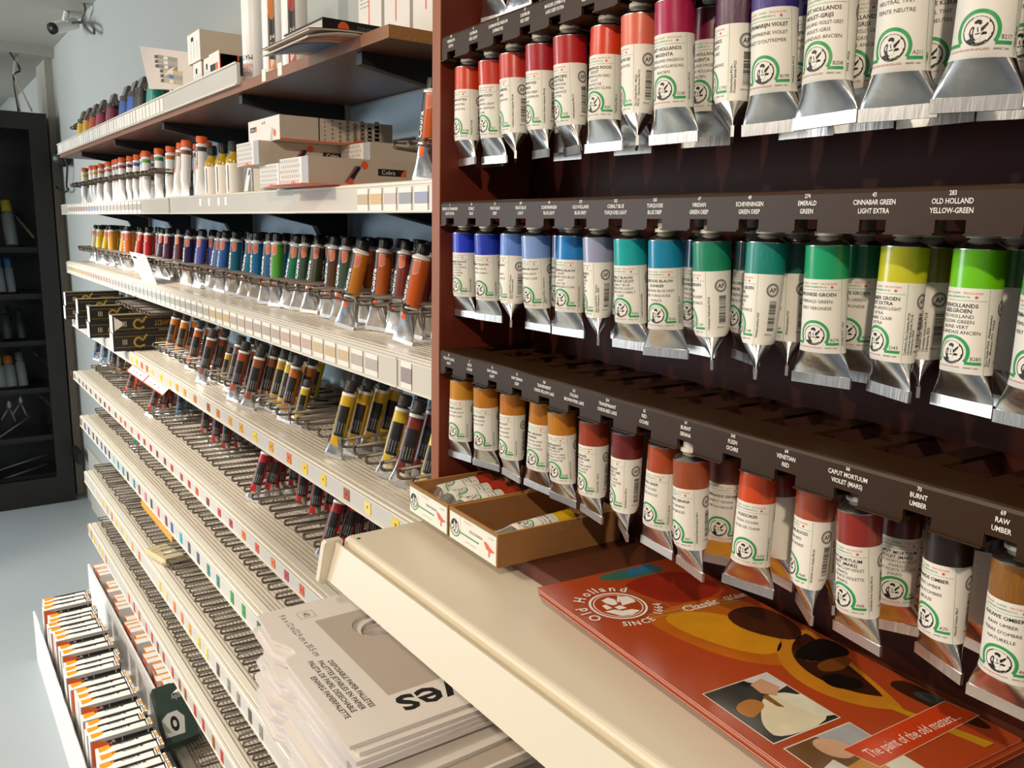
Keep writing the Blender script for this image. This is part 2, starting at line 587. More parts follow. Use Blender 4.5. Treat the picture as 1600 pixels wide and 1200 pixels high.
def cards(parent, lst, z0, z1, y, wd=0.020):
    for u, c in lst:
        x = xat(u, y, (z0 + z1) / 2)
        b = MB()
        m = mat('card_' + c, CC[c], 0.35)
        zt, zb = z1 - 0.004, z0 + 0.004
        b.box(x - wd / 2, x + wd / 2, y - 0.0012, y - 0.0002, zb, zt, m)
        b.box(x - 0.001, x + 0.002, y - 0.0014, y - 0.0011, zb + 0.008, zb + 0.012, ink)
        b.build('colour_card', parent)


def gondola(name, label, z, x0, x1, strip_h, lst, yb=YW - 0.016, tilt=0):
    t = thing(name, label, 'shelf', ((x0 + x1) / 2, YF + 0.1, z - 0.015))
    xs = [x0] + [p for p in (-3.2, -2.6, -2.0, -1.4) if x0 + .1 < p < x1 - .1] + [x1]
    for a, c in zip(xs[:-1], xs[1:]):
        ribbed_deck(t, a + 0.0006, c - 0.0006, z, YF + 0.028, yb, deckm)
    b = MB()
    b.prism([(YF, z - 0.002), (YF + 0.002, z), (YF + 0.008, z), (YF + 0.0085, z - 0.003), (YF + 0.0125, z - 0.003), (YF + 0.013, z), (YF + 0.028, z), (YF + 0.028, z - 0.012), (YF, z - 0.014)],
            lambda q: (x0, q[0], q[1]), lambda q: (x1, q[0], q[1]), lipm)
    b.build('front_lip', t)
    b = MB(); b.box(x0, x1, YF - 0.003, YF, z - strip_h, z - 0.004, stripm)
    b.box(x0, x1, YF - 0.005, YF, z - strip_h - 0.003, z - strip_h, lipm)
    b.box(x0, x1, YF - 0.004, YF - 0.0, z - 0.004, z - 0.0021, lipm)
    b.build('price_strip', t)
    cards(t, lst, z - strip_h, z - 0.004, YF - 0.003)
    return t


def rack(label, z, x0, x1, yt, pitch=0.0496, drop=0.014, jit=0.004, rise=0.0, wr=0.0027, tr=0.004):
    n = int((x1 - x0) / pitch) + 1
    t = thing('wire_rack', label, 'wire rack', ((x0 + x1) / 2, YW - 0.03, z))
    b = MB(); b.box(x0 - 0.02, x1 + 0.02, YW - 0.026, YW - 0.0165, z - 0.03, z + 0.012, wire); b.build('back_bar', t)
    mes = []
    yb = YW - 0.022
    for q in range(3):
        g = LB()
        dx = (0.0030, 0.0045, 0.0022)[q]
        pts = [(-dx * 2.6, yb, rise), (-dx, yt + 0.004, 0.0)]
        for k in range(7):
            a = PI / 2 - PI * k / 6
            pts.append((-dx + dx * k / 3, yt + tr - tr * math.cos(a), -tr + tr * math.sin(a)))
        pts += [(dx, yt + 0.004, -2 * tr), (dx * 2.6, yb, -drop)]
        pts = [(p[0], p[1], p[2]) for p in pts]
        g.tube(pts, wr, wire, 6)
        mes.append(g.mesh('prong'))
    for i in range(n):
        x = x0 + i * pitch + random.uniform(-jit, jit)
        o = share('prong', mes[i % 3], t)
        o.matrix_local = t.matrix_world.inverted() @ Matrix.Translation((x, random.uniform(-0.004, 0.004), z + random.uniform(-0.002, 0.002)))
    return t


Z = {1: 1.900, 2: 1.706, 3: 1.484, 4: 1.259, 5: 1.027, 6: 0.855, 7: 0.617, 8: 0.387, 9: 0.095}
P = lambda s: [(float(q[:-1]), q[-1]) for q in s.split()]
L4 = P('206F 214Y 222O 230O 238y 252Y 265y 277A 289A 305o 326B 341o 360A 377A 399Y 424A 452O 477Y 506Y 542B 575y 619Y')
L5 = P('111b 117B 124b 130B 135b 142b 150b 157b 164K 171R 181b 189O 196r 206O 217R 226B 236C 246b 258b 269R 284B 296R 308r 325M 343R 361C 381O 402r 427O 448C 472r 500O 530R')
L6 = P('127b 133N 139N 146K 152K 159U 165N 171N 178L 185T 193T 200K 210T 218M 228P 237g 248P 260M 269U 283c 296V 310V 326D 341D 363G 381G 405g 430G')
L7 = P('140w 150w 161Y 168A 175O 182Y 190Y 198y 207A 218O 250Y 260y 273O 285O 297A 311Y 323y 341K 358k 373k 391K 408k')
L8 = P('137O 143o 148Y 155Y 160Y 166O 202O 210R 218r 229P 238R 247M 256R 270R 281B 290B 305R 318R 334B 347R')
s1 = thing('wooden_shelf', 'red-brown wooden top shelf with white label strip and chipboard right end', 'shelf', (-2.4, 0.63, 1.884))
b = MB(); b.box(XL, -1.01, YF + 0.002, YW - 0.001, 1.884, 1.900, woodm); b.build('board', s1)
b = MB(); b.box(XL, -1.01, YF, YF + 0.002, 1.884, 1.900, woodedge); b.build('edge_band', s1)
b = MB(); b.box(-1.01, -1.008, YF, YW - 0.001, 1.884, 1.900, chip); b.build('cut_end', s1, label='raw chipboard end')
b = MB(); b.box(XL, -1.59, YF - 0.006, YF, 1.896, 1.934, stripm); b.box(XL, -1.59, YF - 0.009, YF - 0.006, 1.932, 1.935, lipm); b.box(XL, -1.59, YF - 0.009, YF - 0.006, 1.895, 1.898, lipm)
b.build('price_strip', s1)
for k in range(46):
    x = XL + 0.03 + k * 0.036 + random.uniform(-.003, .003)
    b = MB(); b.box(x, x + random.choice((0.028, 0.03, 0.024)), YF - 0.0075, YF - 0.0062, 1.900, 1.930, white if k % 3 else cream); b.build('price_label', s1)
for u, v in ((413, 120), (438, 110)):
    x = xat(u, YF, 1.89); b = MB(); b.box(x - .009, x + .009, YF - 0.001, YF, 1.886, 1.906, white); b.build('price_label', s1)
for px in POSTX:
    b = MB(); b.prism([(YF + 0.012, 1.883), (YF + 0.012, 1.868), (YW - 0.016, 1.835), (YW - 0.016, 1.883)], lambda q: (px - 0.009, q[0], q[1]), lambda q: (px + 0.009, q[0], q[1]), blackm)
    b.build('bracket', s1)

s2 = gondola('metal_shelf', 'cream metal shelf with clear colour strip holding white tubes and cartons', Z[2], XL - .02, XR, 0.037, [])
for px in POSTX:
    b = MB()
    b.prism([(YF + 0.012, Z[2] - .0135), (YF + 0.012, Z[2] - 0.03), (YW - 0.08, Z[2] - 0.06), (YW - 0.045, Z[2] - 0.125), (YW - 0.016, Z[2] - 0.125), (YW - 0.016, Z[2] - .0135)],
            lambda q: (px - 0.012, q[0], q[1]), lambda q: (px + 0.012, q[0], q[1]), blackm)
    b.build('bracket', s2)
b = MB(); b.box(XL + .25, XR, YF + 0.04, YW - 0.02, Z[2] - 0.034, Z[2] - 0.0135, blackm); b.build('underframe', s2)


def plastic_strip(parent, x0, x1, z0, z1, y=YF - 0.006):
    b = MB(); b.box(x0, x1, y, y + 0.002, z0, z1, clearm); b.box(x0, x1, y - 0.001, y, z1 - 0.002, z1, lipm); b.box(x0, x1, y - 0.001, y, z0, z0 + 0.002, lipm)
    b.build('clear_strip', parent)


def swrow(parent, x0, x1, pitch, z0, z1, cols, y=YF - 0.0075):
    n = int((x1 - x0) / pitch)
    for k in range(n):
        c = cols[int(k * len(cols) / n)]
        if n > 8:      # long rows: card colours mixed halfway to beige
            c = ''.join('%02x' % ((int(c[q:q + 2], 16) + int('d2c8b8'[q:q + 2], 16)) // 2) for q in (0, 2, 4))
        x = x0 + k * pitch
        b = MB(); b.box(x, x + pitch * .8, y, y + 0.001, z0, z1, mat('faded_' + c, c, 0.35))
        b.box(x, x + pitch * .8, y, y + 0.001, z0 - 0.008, z0, cream)
        b.box(x, x + pitch * .8, y, y + 0.001, z1, z1 + 0.007, cream)
        b.build('colour_card', parent)


plastic_strip(s2, XL - .02, -2.13, Z[2] - 0.039, Z[2] - 0.003)
swrow(s2, XL + .15, -2.35, 0.052, Z[2] - 0.029, Z[2] - 0.013, ['c0aca4', 'b89890', 'a8888c', '8a8cb0', '6f8cc0', '9aa8b0', 'a0aab0', 'b0a4a4', 'a8a0a0', 'b0aaa8'])
plastic_strip(s2, -1.33, XR, Z[2] - 0.039, Z[2] - 0.003)
swrow(s2, -1.09, XR, 0.0405, Z[2] - 0.029, Z[2] - 0.015, ['bfa57c', 'd0a868', 'c0aea8', '8d8a8c', '8a88a0'])
for u in (316, 330, 345, 356):
    x = xat(u, YF, Z[2] - .015); b = MB(); b.box(x - .008, x + .008, YF - 0.0042, YF - 0.0031, Z[2] - .024, Z[2] - .008, white); b.build('price_label', s2)
s3 = gondola('metal_shelf', 'cream ribbed shelf with faded colour strip under the black-capped tubes', Z[3], XL, XR, 0.044, [])
for a, c in ((XL, -2.55), (-2.54, -1.9), (-1.89, -.98), (-.975, XR)):
    plastic_strip(s3, a, c, Z[3] - 0.046, Z[3] - 0.006)
swrow(s3, XL + .05, -.98, 0.047, Z[3] - 0.033, Z[3] - 0.017, ['c8b070', 'd0b060', 'd0a070', 'c89a80', 'c0908a', 'b89898', 'b0a0a4', 'a0a4ac', '98a8b4', '98aab0', '94acac', '98b0a4', 'a0aaa0', 'a8a4a0', 'd0a868', 'b8a098', 'a89490', 'c49488', 'd0a868', 'a09490'])
swrow(s3, -.965, XR - .01, 0.035, Z[3] - 0.035, Z[3] - 0.015, ['9a8c88'])
s4 = gondola('metal_shelf', 'cream ribbed shelf with yellow and amber colour cards on its edge', Z[4], XL + .02, XR, 0.030, L4)
s5 = gondola('metal_shelf', 'cream ribbed shelf with red and brown colour cards on its edge', Z[5], XL - .06, XR, 0.030, L5)
s6 = gondola('metal_shelf', 'cream ribbed shelf with blue and green colour cards on its edge', Z[6], XL + .03, XR, 0.040, L6)
s7 = gondola('metal_shelf', 'cream ribbed shelf with pale yellow and grey colour cards on its edge', Z[7], XL + .03, XR, 0.042, L7)
s8 = gondola('metal_shelf', 'lowest full cream shelf with orange and pink colour cards on its edge', Z[8], XL + .03, XR, 0.044, L8)
s9 = gondola('metal_shelf', 'bottom cream shelf near the floor behind the white carton tray', Z[9], -2.47, XR, 0.040, P('290b 305R 318k'))
b = MB(); b.box(-3.78, XR, YF + 0.002, YW - 0.02, 0.0, 0.08, lipm); b.build('shelf_plinth', label='cream metal plinth under the bottom shelf at the floor', cat='plinth')

rack('wire divider rack with black prongs on the wooden top shelf', 2.000, -3.74, -2.48, 0.555, 0.05, 0.0, 0.006, 0.03)
rack('wire divider rack among the white orange-capped tubes', Z[2] + .078, -3.76, -2.36, 0.545, 0.042, 0.012, 0.001)
rack('short wire rack of four prongs behind the cartons by the brown panel', Z[2] + .055, -1.06, -0.90, 0.55, 0.045, 0.02, 0.002, 0.02)
rack('wire rack in front of the black-capped tubes', Z[3] + .058, -3.76, -0.91, 0.554, jit=0.001, drop=0.013, wr=0.0026, tr=0.0055)
rack('wire rack with long prongs on the amber-card shelf', Z[4] + .034, -3.70 + 22 * .0496, -0.91, 0.562, jit=0.001, drop=0.024, tr=0.0055)
rack('short raised wire rack with prongs reaching over the black cartons', Z[4] + .122, -3.08, -2.62, 0.56, 0.0496, 0.006, 0.001)
rack('wire rack with long prongs on the red-card shelf', Z[5] + .031, -3.76, -0.91, 0.575)
rack('wire rack with long prongs on the blue-card shelf', Z[6] + .031, -3.72, -0.93, 0.565, 0.042)
rack('wire rack with long prongs on the pale-yellow-card shelf', Z[7] + .031, -3.72, -1.2, 0.552, 0.036)
rack('wire rack with long prongs on the pink-card shelf', Z[8] + .031, -3.72, -1.5, 0.552, 0.034)
rack('wire rack with prongs on the bottom shelf near the floor', Z[9] + .031, -2.35, -1.7, 0.555)

# ---------------------------------------------------------------- brown tube rack on the right
YAW, RD2 = -0.046961, 0.465366
RDx, RNx = Vector((math.cos(YAW), math.sin(YAW), 0)), Vector((-math.sin(YAW), math.cos(YAW), 0))


def rk(s, o, z):
    return RDx * s + RNx * (RD2 + o) + Vector((0, 0, z))


S0, SP, NS = -0.854, 0.0487, 19
RL, RR = -0.877, S0 + SP * (NS - 1) + 0.03
mahog = mat('mahogany_panel', '66291a', 0.5, 0, 0.16, 5, 0, 200, 0, 0, (10, 10, 0.7), 0.2)
mahoge = mat('mahogany_edge', '93522c', 0.5, 0, 0.12, 8, 0, 200, 0, 0, (10, 10, 0.7))
railm = mat('brown_rail_plastic', '35210f', 0.42, 0, 0.05, 30, 0.05, 60, 0, 0, None, 0.25)
letter = mat('white_lettering', 'e9e6df', 0.5)
RT = lambda p: rk(*p)
tr = thing('tube_rack', 'brown wooden display rack with printed rails for hanging paint tubes', 'rack', rk((RL + RR) / 2, 0.06, 1.315))
b = MB(); b.box(RL - 0.019, RL, 0.0, 0.128, 1.316, 2.35, mahog, RT); b.build('side_panel', tr)
b = MB(); b.box(RL - 0.019, RL, -0.0012, 0.0, 1.316, 2.35, mahoge, RT); b.build('panel_edge', tr)
b = MB(); b.box(RR, RR + 0.019, 0.0, 0.128, 1.316, 2.35, mahog, RT); b.build('side_panel', tr)
b = MB(); b.box(RL, RR, 0.122, 0.128, 1.316, 2.35, mat('dark_mahogany', '3a150a', 0.55, 0, 0.16, 5, 0, 200, 0, 0, (10, 10, 0.7), 0.15), RT); b.build('back_panel', tr)
b = MB(); b.box(RL - 0.02, RR + 0.02, -0.010, 0.128, 1.300, 1.3155, mat('walnut_base', '5e3424', 0.5, 0, 0.16, 5, 0, 200, 0, 0, (0.7, 10, 10), 0.3), RT, 0.001); b.build('base_board', tr)
RZ = {0: 2.010, 1: 1.832, 2: 1.652, 3: 1.480}
NAMES = {
    1: ['148|VERMILION|EXTRA', '21|CADMIUM|RED LIGHT', '22|CADMIUM RED MEDIUM|(VERMILION)', '23|CADMIUM|RED DEEP', '25|MADDER (CRIMSON)|LAKE DEEP EXTRA', '24|SCHEVENINGEN|RED LIGHT'],
    2: ['2|FRENCH ULTRAMARINE|LIGHT EXTRA', '20|COBALT|BLUE', '35|KING\'S BLUE|DEEP', '205|KING\'S BLUE|LIGHT', '40|SCHEVENINGEN|BLUE LIGHT', '259|OLD HOLLAND|BLUE-GREY', '262|COBALT BLUE|TURQUOISE LIGHT',
        '265|TURQUOISE|BLUE DEEP', '47|VIRIDIAN|GREEN DEEP', '49|SCHEVENINGEN|GREEN DEEP', '274|EMERALD|GREEN', '43|CINNABAR GREEN|LIGHT EXTRA', '283|OLD HOLLAND|YELLOW-GREEN', '45|PERMANENT|GREEN'],
    3: ['55|YELLOW OCHRE|LIGHT', '5|GOLD|OCHRE', '56|RAW SIENNA|LIGHT', '57|RAW SIENNA|DEEP', '328|TRANSPARENT|OXIDE-YELLOW LAKE', '331|ITALIAN|BROWN PINK LAKE', '334|TRANSPARANT|OXIDE-RED LAKE',
        '62|RED|OCHRE', '61|BURNT|SIENNA', '343|FLESH|OCHRE', '64|VENETIAN|RED', '66|CAPUT MORTUUM|VIOLET (MARS)', '70|BURNT|UMBER', '69|RAW|UMBER'], 0: []}
for r, zb in RZ.items():
    zt = zb + 0.0265
    b = MB()
    # fascia with a notch under every name
    segs = []
    x = RL + 0.002
    for k in range(NS):
        c = S0 + SP * k
        segs.append((x, c - 0.009, 0))
        segs.append((c - 0.009, c + 0.009, 1))
        x = c + 0.009
    segs.append((x, RR - 0.002, 0))
    for a, c, nb in segs:
        z0 = zb + (0.0075 if nb else 0)
        b.box(a, c, 0.0, 0.003, z0, zt - 0.003, railm, RT)
        if not nb:
            b.box(a, c, -0.002, 0.012, zb - 0.0012, zb, railm, RT)
            b.box(a, c, 0.003, 0.105, zb, zb + 0.0015, railm, RT)
    b.add([rk(x_, o, z) for x_ in (RL + .002, RR - .002) for o, z in ((0, zt - .003), (0.0009, zt - .0009), (0.003, zt), (0.046, zt), (0.046, zt - .003), (0.003, zt - .003))],
          [(0, 1, 7, 6), (1, 2, 8, 7), (2, 3, 9, 8), (3, 4, 10, 9), (4, 5, 11, 10), (5, 0, 6, 11)], railm)
    for k in range(NS + 1):
        c = S0 + SP * (k - 0.5)
        b.box(max(c - 0.0085, RL + .001), min(c + 0.0085, RR - .001), 0.046, 0.121, zt - 0.003, zt - .0003, railm, RT)
    for k, nm in enumerate(NAMES[r]):
        ln = nm.split('|')
        fr = frame(rk(S0 + SP * k, 0, zb), RDx, (0, 0, 1), 0.0003)
        b.text(ln[0], 0.0026, letter, fr, 0, 0.0212, sx=.8, bold=True)
        b.text(ln[1], 0.0030, letter, fr, 0, 0.0165, sx=.8, bold=True, fit=.036)
        b.text(ln[2], 0.0030, letter, fr, 0, 0.0113, sx=.8, bold=True, fit=.036)
    b.build('hanging_rail', tr)

# ---- one hanging tube
TL, TR_ = 0.097, 0.0140


def sstep(a, c, x):
    t = max(0.0, min(1.0, (x - a) / (c - a)))
    return t * t * (3 - 2 * t)


class Surf:
    """squeezed foil tube: round at the shoulder, flat at the crimp; d runs down from the shoulder"""

    def __init__(s, R, L, d0, d1, seed=0):
        s.R, s.L, s.d0, s.d1 = R, L, d0, d1
        rnd = random.Random(seed)
        s.k = [rnd.uniform(-1, 1) for _ in range(6)]
        s.soft = rnd.uniform(0.05, 0.16)

    def t(s, d):
        if d < s.d0:
            return s.soft * max(0, d) / s.d0
        return s.soft + (1 - s.soft) * (0.55 * (d - s.d0) / (s.d1 - s.d0) + 0.45 * sstep(s.d0, s.d1, d)) if d < s.d1 else 1.0

    def __call__(s, th, d, off=0.0):
        t = s.t(d)
        a = s.R * (1 + (PI / 2 - 1) * t) + off
        bb = s.R * (1 - t) + 0.0006 + off
        q = 0.0
        if s.d0 < d < s.d1:
            e = math.sin(PI * (d - s.d0) / (s.d1 - s.d0))
            q = e * s.R * 0.09 * (s.k[0] * math.sin(2 * th + s.k[1] * 3) + s.k[2] * math.sin(3 * th + 40 * d * s.k[3]) + .5 * s.k[4] * math.cos(5 * th))
        return (a * math.sin(th), -(bb + q) * math.cos(th), s.L - d)


def skin(mb, S, d0, d1, nd, nt, off, m, a0=-PI, a1=PI, matf=None, smooth=True):
    n = nt + 1
    p = [S(a0 + (a1 - a0) * j / nt, d0 + (d1 - d0) * i / nd, off) for i in range(nd + 1) for j in range(n)]
    base = len(mb.v)
    mb.v += p
    for i in range(nd):
        for j in range(nt):
            mb.f.append((base + (i + 1) * n + j, base + (i + 1) * n + j + 1, base + i * n + j + 1, base + i * n + j))
            mb.m.append(matf(a0 + (a1 - a0) * (j + .5) / nt, d0 + (d1 - d0) * (i + .5) / nd) if matf else m)
            mb.sm.append(smooth)


capm = mat('ivory_cap_plastic', 'cfc8ba', 0.45)
bodies, band_me, SF = [], [], []
for q in range(5):
    S = Surf(TR_, TL, 0.068, 0.0905, q + 3)
    SF.append(S)
    b = LB()
    skin(b, S, 0.0, 0.0905, 26, 36, 0, foil)
    w_ = TR_ * PI / 2
    b.box(-w_, w_, -0.0011, 0.0011, 0, TL - 0.0895, foil2)
    b.lathe([(TR_, TL), (TR_ * .93, TL + .0012), (TR_ * .6, TL + .0042), (0.0062, TL + .0055), (0.0058, TL + .007)], foil, 24)
    bodies.append(b.mesh('foil_body'))
    b = LB(); skin(b, S, 0.0004, 0.0226, 4, 36, 0.00012, white)
    band_me.append(b.mesh('colour_band'))
b = LB()
b.lathe([(0.0088, TL + .0062), (0.0088, TL + .009), (0.0066, TL + .0092), (0.0068, TL + .0195), (0.0062, TL + .0203)], capm, 22)
cap_me = b.mesh('cap')


def emblem(b, fr, R, m_ring, full=True):
    """round seal: a figure in a landscape over a dark lower half"""
    disc(b, lambda x, y: fr(x, y, 1), 0, 0, R, m_ring, 22)
    disc(b, lambda x, y: fr(x, y, 2), 0, 0, R * .91, cream, 22)
    k = R / 6.6
    P2 = lambda pts, m, e: b.poly([fr(x * k, y * k, e) for x, y in pts], m)
    P2([(6.0 * math.cos(a), 6.0 * math.sin(a)) for a in [PI * 1.22 + i * (PI * .74) / 12 for i in range(13)]] + [(2.0, -.5), (1.2, -1.6), (-1.2, -2.6), (-3.2, -3.2)], m_ring, 3)
    P2([(-1.9, 4.0), (-.6, 5.0), (1.0, 4.6), (1.3, 3.2), (.6, 2.6), (-.4, 3.4), (-1.4, 3.0)], m_ring, 3)
    P2([(.9, .9), (1.6, 1.7), (4.4, 4.4), (5.0, 3.9), (2.6, 1.0), (1.9, .0), (1.0, -.4)], m_ring, 3)
    P2([(-3.4, 1.0), (-2.4, 2.2), (-1.6, 1.6), (-2.0, -.6), (-1.6, -2.8), (-3.0, -3.0), (-3.8, -1.0)], m_ring, 3)
    P2([(-2.9, .6), (-2.3, 1.2), (-2.4, -1.4), (-3.0, -1.0)], cream, 4)
    P2([(-1.0, 2.2), (.4, 2.6), (1.0, 1.0), (1.4, -1.6), (1.0, -3.4), (-.8, -3.8), (-1.6, -2.4), (-1.4, .6)], cream, 4)
    P2([(-.5, 1.6), (-.1, 1.7), (.2, -.4), (-.2, -.6)], m_ring, 5)
    P2([(-1.0, -1.2), (1.0, -.9), (.9, -1.4), (-1.0, -1.7)], m_ring, 5)
    P2([(-1.2, -4.3), (1.4, -4.1), (.9, -4.7), (-.7, -4.8)], cream, 4)


dark_green = mat('thin_green_rule', '6fae7f', 0.5)


def make_label(S, names, code, pig):
    b = LB()
    skin(b, S, 0.0224, 0.0726, 12, 48, 0.00016, cream)

    def fr(x, y, e=2):                                  # mm: x from the front line, y up from the label top
        return S(x / 1000 / TR_, 0.0225 - y / 1000, 0.0002 + 0.00004 * e)
    b.text('OLD HOLLAND', 1.15, redink, fr, -14.5, -3.4, 'L', fit=9.5)
    b.text('CLASSIC', 1.15, green, fr, -3.8, -3.4, 'L', fit=6)
    b.text('OILCOLOURS', 1.15, redink, fr, 3.4, -3.4, 'L', fit=11)
    b.text('OLIEVERVEN DRIEBERGEN NL', 1.05, green, fr, -11.5, -5.6, 'L', fit=19)
    disc(b, lambda x, y: fr(x, y, 2), 10.6, -5.1, 0.9, redink, 8)

    def rule(x0, x1, y, h, m, e=2):
        n = max(1, int(abs(x1 - x0) / 2))
        for i in range(n):
            xa, xb = x0 + (x1 - x0) * i / n, x0 + (x1 - x0) * (i + 1) / n
            b.add([fr(xa, y, e), fr(xb, y, e), fr(xb, y + h, e), fr(xa, y + h, e)], [(0, 1, 2, 3)], m)
    rule(-16.5, 16.5, -7.3, 0.28, dark_green)
    y = -11.2
    step = min(4.6, 15.6 / max(1, len(names) - 1))
    for tx, bold in names:
        h = min(2.25 if bold else 2.0, step * .72)
        b.text(tx, h, ink, fr, 0, y, bold=bold, fit=30)
        y -= step
    cyy = -37.8
    disc(b, lambda x_, y_: fr(x_, y_ + cyy, 1), 0, 0, 10.2, green, 28, 8.3, -0.60, PI + 0.60)
    rule(-16.8, -7.9, -44.4, 1.75, green)
    rule(7.9, 16.8, -44.4, 1.75, green)
    emblem(b, lambda x_, y_, e=1: fr(x_, y_ + cyy, e + 1), 7.0, ink)
    b.text(code, 2.0, ink, fr, 10.4, -41.8, 'L', fit=6.4)
    b.text('COULEUR GROUND IN HOLLAND', 1.0, redink, fr, -14.5, -46.8, 'L', fit=20)
    b.text('ANNO 1664', 1.0, ink, fr, 7.2, -46.8, 'L', fit=8.5)
    rule(17.2, 17.45, -50, 49.6, dark_green)
    up = lambda x_, y_, e=2: fr(20.6 - y_, -45 + x_, e)
    for i, ln in enumerate(pig.split('|')):
        b.text(ln, 1.55, ink, lambda x_, y_, i=i: up(x_, y_ - 2.2 * i), 0, 0, 'L', fit=30, bold=True)
    for i in range(22):
        wd = random.choice((0.35, 0.5, 0.75))
        b.add([fr(27.5 + dx, -40 + i * 1.0 + dy, 2) for dx, dy in ((0, 0), (3, 0), (6, 0), (6, wd), (3, wd), (0, wd))], [(0, 1, 4, 5), (1, 2, 3, 4)], ink)
    b.text('390416', 1.4, ink, fr, 29, -43.5, fit=7)
    disc(b, lambda x_, y_: fr(x_, y_, 2), 29, -11.0, 4.9, mat('grey_seal', '6a6762', .5), 22, 3.9)
    disc(b, lambda x_, y_: fr(x_, y_, 2), 29, -11.0, 3.6, ink, 18, 3.3)
    b.text('AP', 3.4, ink, fr, 29, -12.7, fit=5, bold=True)
    # faint red windmill on the back
    for pts in ([(43, -21), (47, -21), (46, -11), (44, -11)], [(40, -8), (41, -7.4), (50, -15), (49.4, -16)], [(40.5, -15.5), (41.2, -16), (49.5, -7), (48.8, -6.6)], [(38, -23), (52, -23), (49, -21), (41, -21)]):
        b.poly([fr(x_ - 88 if False else x_, y_, 2) for x_, y_ in pts], mat('pale_red_ink', 'c9786a', 0.6))
    return b


BANDC = {}


def band(c, streak):
    return mat('paint_band_%s_%d' % (c, streak), c, 0.32, 0, 0.5 if streak else 0.06, 60, 0.25 if streak else 0.05, 120, 0.4, 0, (30, 30, 1.2) if streak else None)


RAILW = {1: 'top', 2: 'middle', 3: 'bottom'}


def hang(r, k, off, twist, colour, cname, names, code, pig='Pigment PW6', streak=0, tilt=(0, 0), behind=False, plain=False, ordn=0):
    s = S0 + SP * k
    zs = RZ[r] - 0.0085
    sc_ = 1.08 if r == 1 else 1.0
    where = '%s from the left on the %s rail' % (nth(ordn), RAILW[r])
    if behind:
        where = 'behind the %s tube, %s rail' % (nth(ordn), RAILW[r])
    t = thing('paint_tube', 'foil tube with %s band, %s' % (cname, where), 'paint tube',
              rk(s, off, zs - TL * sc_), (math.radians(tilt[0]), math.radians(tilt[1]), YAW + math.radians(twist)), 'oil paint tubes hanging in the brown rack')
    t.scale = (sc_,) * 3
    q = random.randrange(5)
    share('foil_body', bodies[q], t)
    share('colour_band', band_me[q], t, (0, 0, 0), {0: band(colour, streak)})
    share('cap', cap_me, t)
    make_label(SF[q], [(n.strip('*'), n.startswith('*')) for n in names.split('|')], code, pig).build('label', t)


R2T = [  # slot, offset, twist, colour, name, lines, code, pigment, streak
    (0, .021, 4, '1a35c8', 'deep ultramarine blue', '*ULTRAMARIJN BLAUW|*LICHT EXTRA|FRENCH ULTRAMARINE|LIGHT EXTRA|BLEU OUTREMER|CLAIR EXTRA', 'B201', 'Ultramarine PB29', 1),
    (1, .024, 12, '2038b4', 'cobalt blue', '*KOBALT BLAUW|COBALT BLUE|BLEU DE COBALT', 'E206', 'Cobalt Blue PB28', 1),
    (2, .023, -34, '6287d2', 'king\'s blue', '*KONINGSBLAUW|*DIEP|KING\'S BLUE DEEP|BLEU ROYAL FONCE', 'B205', 'Zinc Oxide PW4 - Titanium|PB29 Ultramarine Blue', 1),
    (3, .025, 2, '86a2d8', 'pale periwinkle blue', '*KONINGSBLAUW LICHT|KING\'S BLUE LIGHT|BLEU ROYALE CLAIR', 'B208', 'Titanium PW6 - Ultramarine|PB29', 0),
    (4, .027, 8, '1e7fc4', 'bright sky blue', '*SCHEVENINGS BLAUW|*LICHT|SCHEVENINGEN BLUE|LIGHT|BLEU DE|SCHEVENINGEN CLAIR', 'B40', 'Zinc Oxide PW4 PB15', 0),
    (5, .026, -39, '9a9db8', 'grey lavender', '*OUDHOLLANDS|*BLAUWGRIJS|OLD HOLLAND|BLUE-GREY|GRIS BLEU|HOLLANDAIS', 'B259', 'Zinc Oxide PW4 - Titanium|PB29 Ultramarine - PBk9', 0),
    (6, .024, 6, '1aa5a4', 'turquoise', '*KOBALT BLAUW|*TURKOOIS LICHT|COBALT BLUE|TURQUOISE LIGHT|TURQUOISE COBALT|CLAIR', 'E262', 'Cobalt Chromite PB36', 0),
    (7, .020, 14, '1583a8', 'deep turquoise blue', '*TURKOOIS BLAUW|*DONKER|TURQUOISE BLUE DEEP|BLEU TURQUOISE|FONCE', 'B265', 'Zinc Oxide PW4 - PB15|PG7 Phthalocyanine', 0),
    (8, .024, -46, '15845e', 'streaky viridian green', '*VIRIDIAAN GROEN|*DONKER|VIRIDIAN GREEN DEEP|VERT EMERAUDE FONCE', 'C47', 'Chromium Hydroxide PG18', 1),
    (9, .018, -48, '0f8478', 'streaky blue-green', '*SCHEVENINGS GROEN|*DONKER|SCHEVENINGEN|GREEN DEEP|VERT DE|SCHEVENINGEN FONCE', 'C49', 'Phthalocyanine PG7', 1),
    (10, .030, 8, '1a9e66', 'emerald green', '*VERONESE GROEN|EMERALD GREEN|VERT VERONESE', 'B274', 'Arylide PY3 - PG7', 0),
    (11, .034, -22, 'c4c01c', 'yellow-green', '*CINNABER GROEN|*LICHT EXTRA|CINNABAR GREEN LIGHT|EXTRA|CINABRE CLAIR|EXTRA', 'D43', 'Cadmium Zinc Sulphide PY35|Chromium Hydroxide PG18|Ultramarine PB29', 0),
    (12, .034, -12, '6cc40e', 'bright lime green', '*OUDHOLLANDS|*GEELGROEN|OLD HOLLAND|YELLOW-GREEN|JAUNE-VERT|HOLLANDAIS ANCIEN', 'B283', 'Zinc Oxide PW4 - Phthalocyanine|PG36 - Monoazo PY3 - Nickel', 0),
    (13, .020, 0, '2f9a3e', 'grass green', '*PERMANENT GROEN|PERMANENT GREEN|VERT PERMANENT', 'B45', 'PG7', 0)]
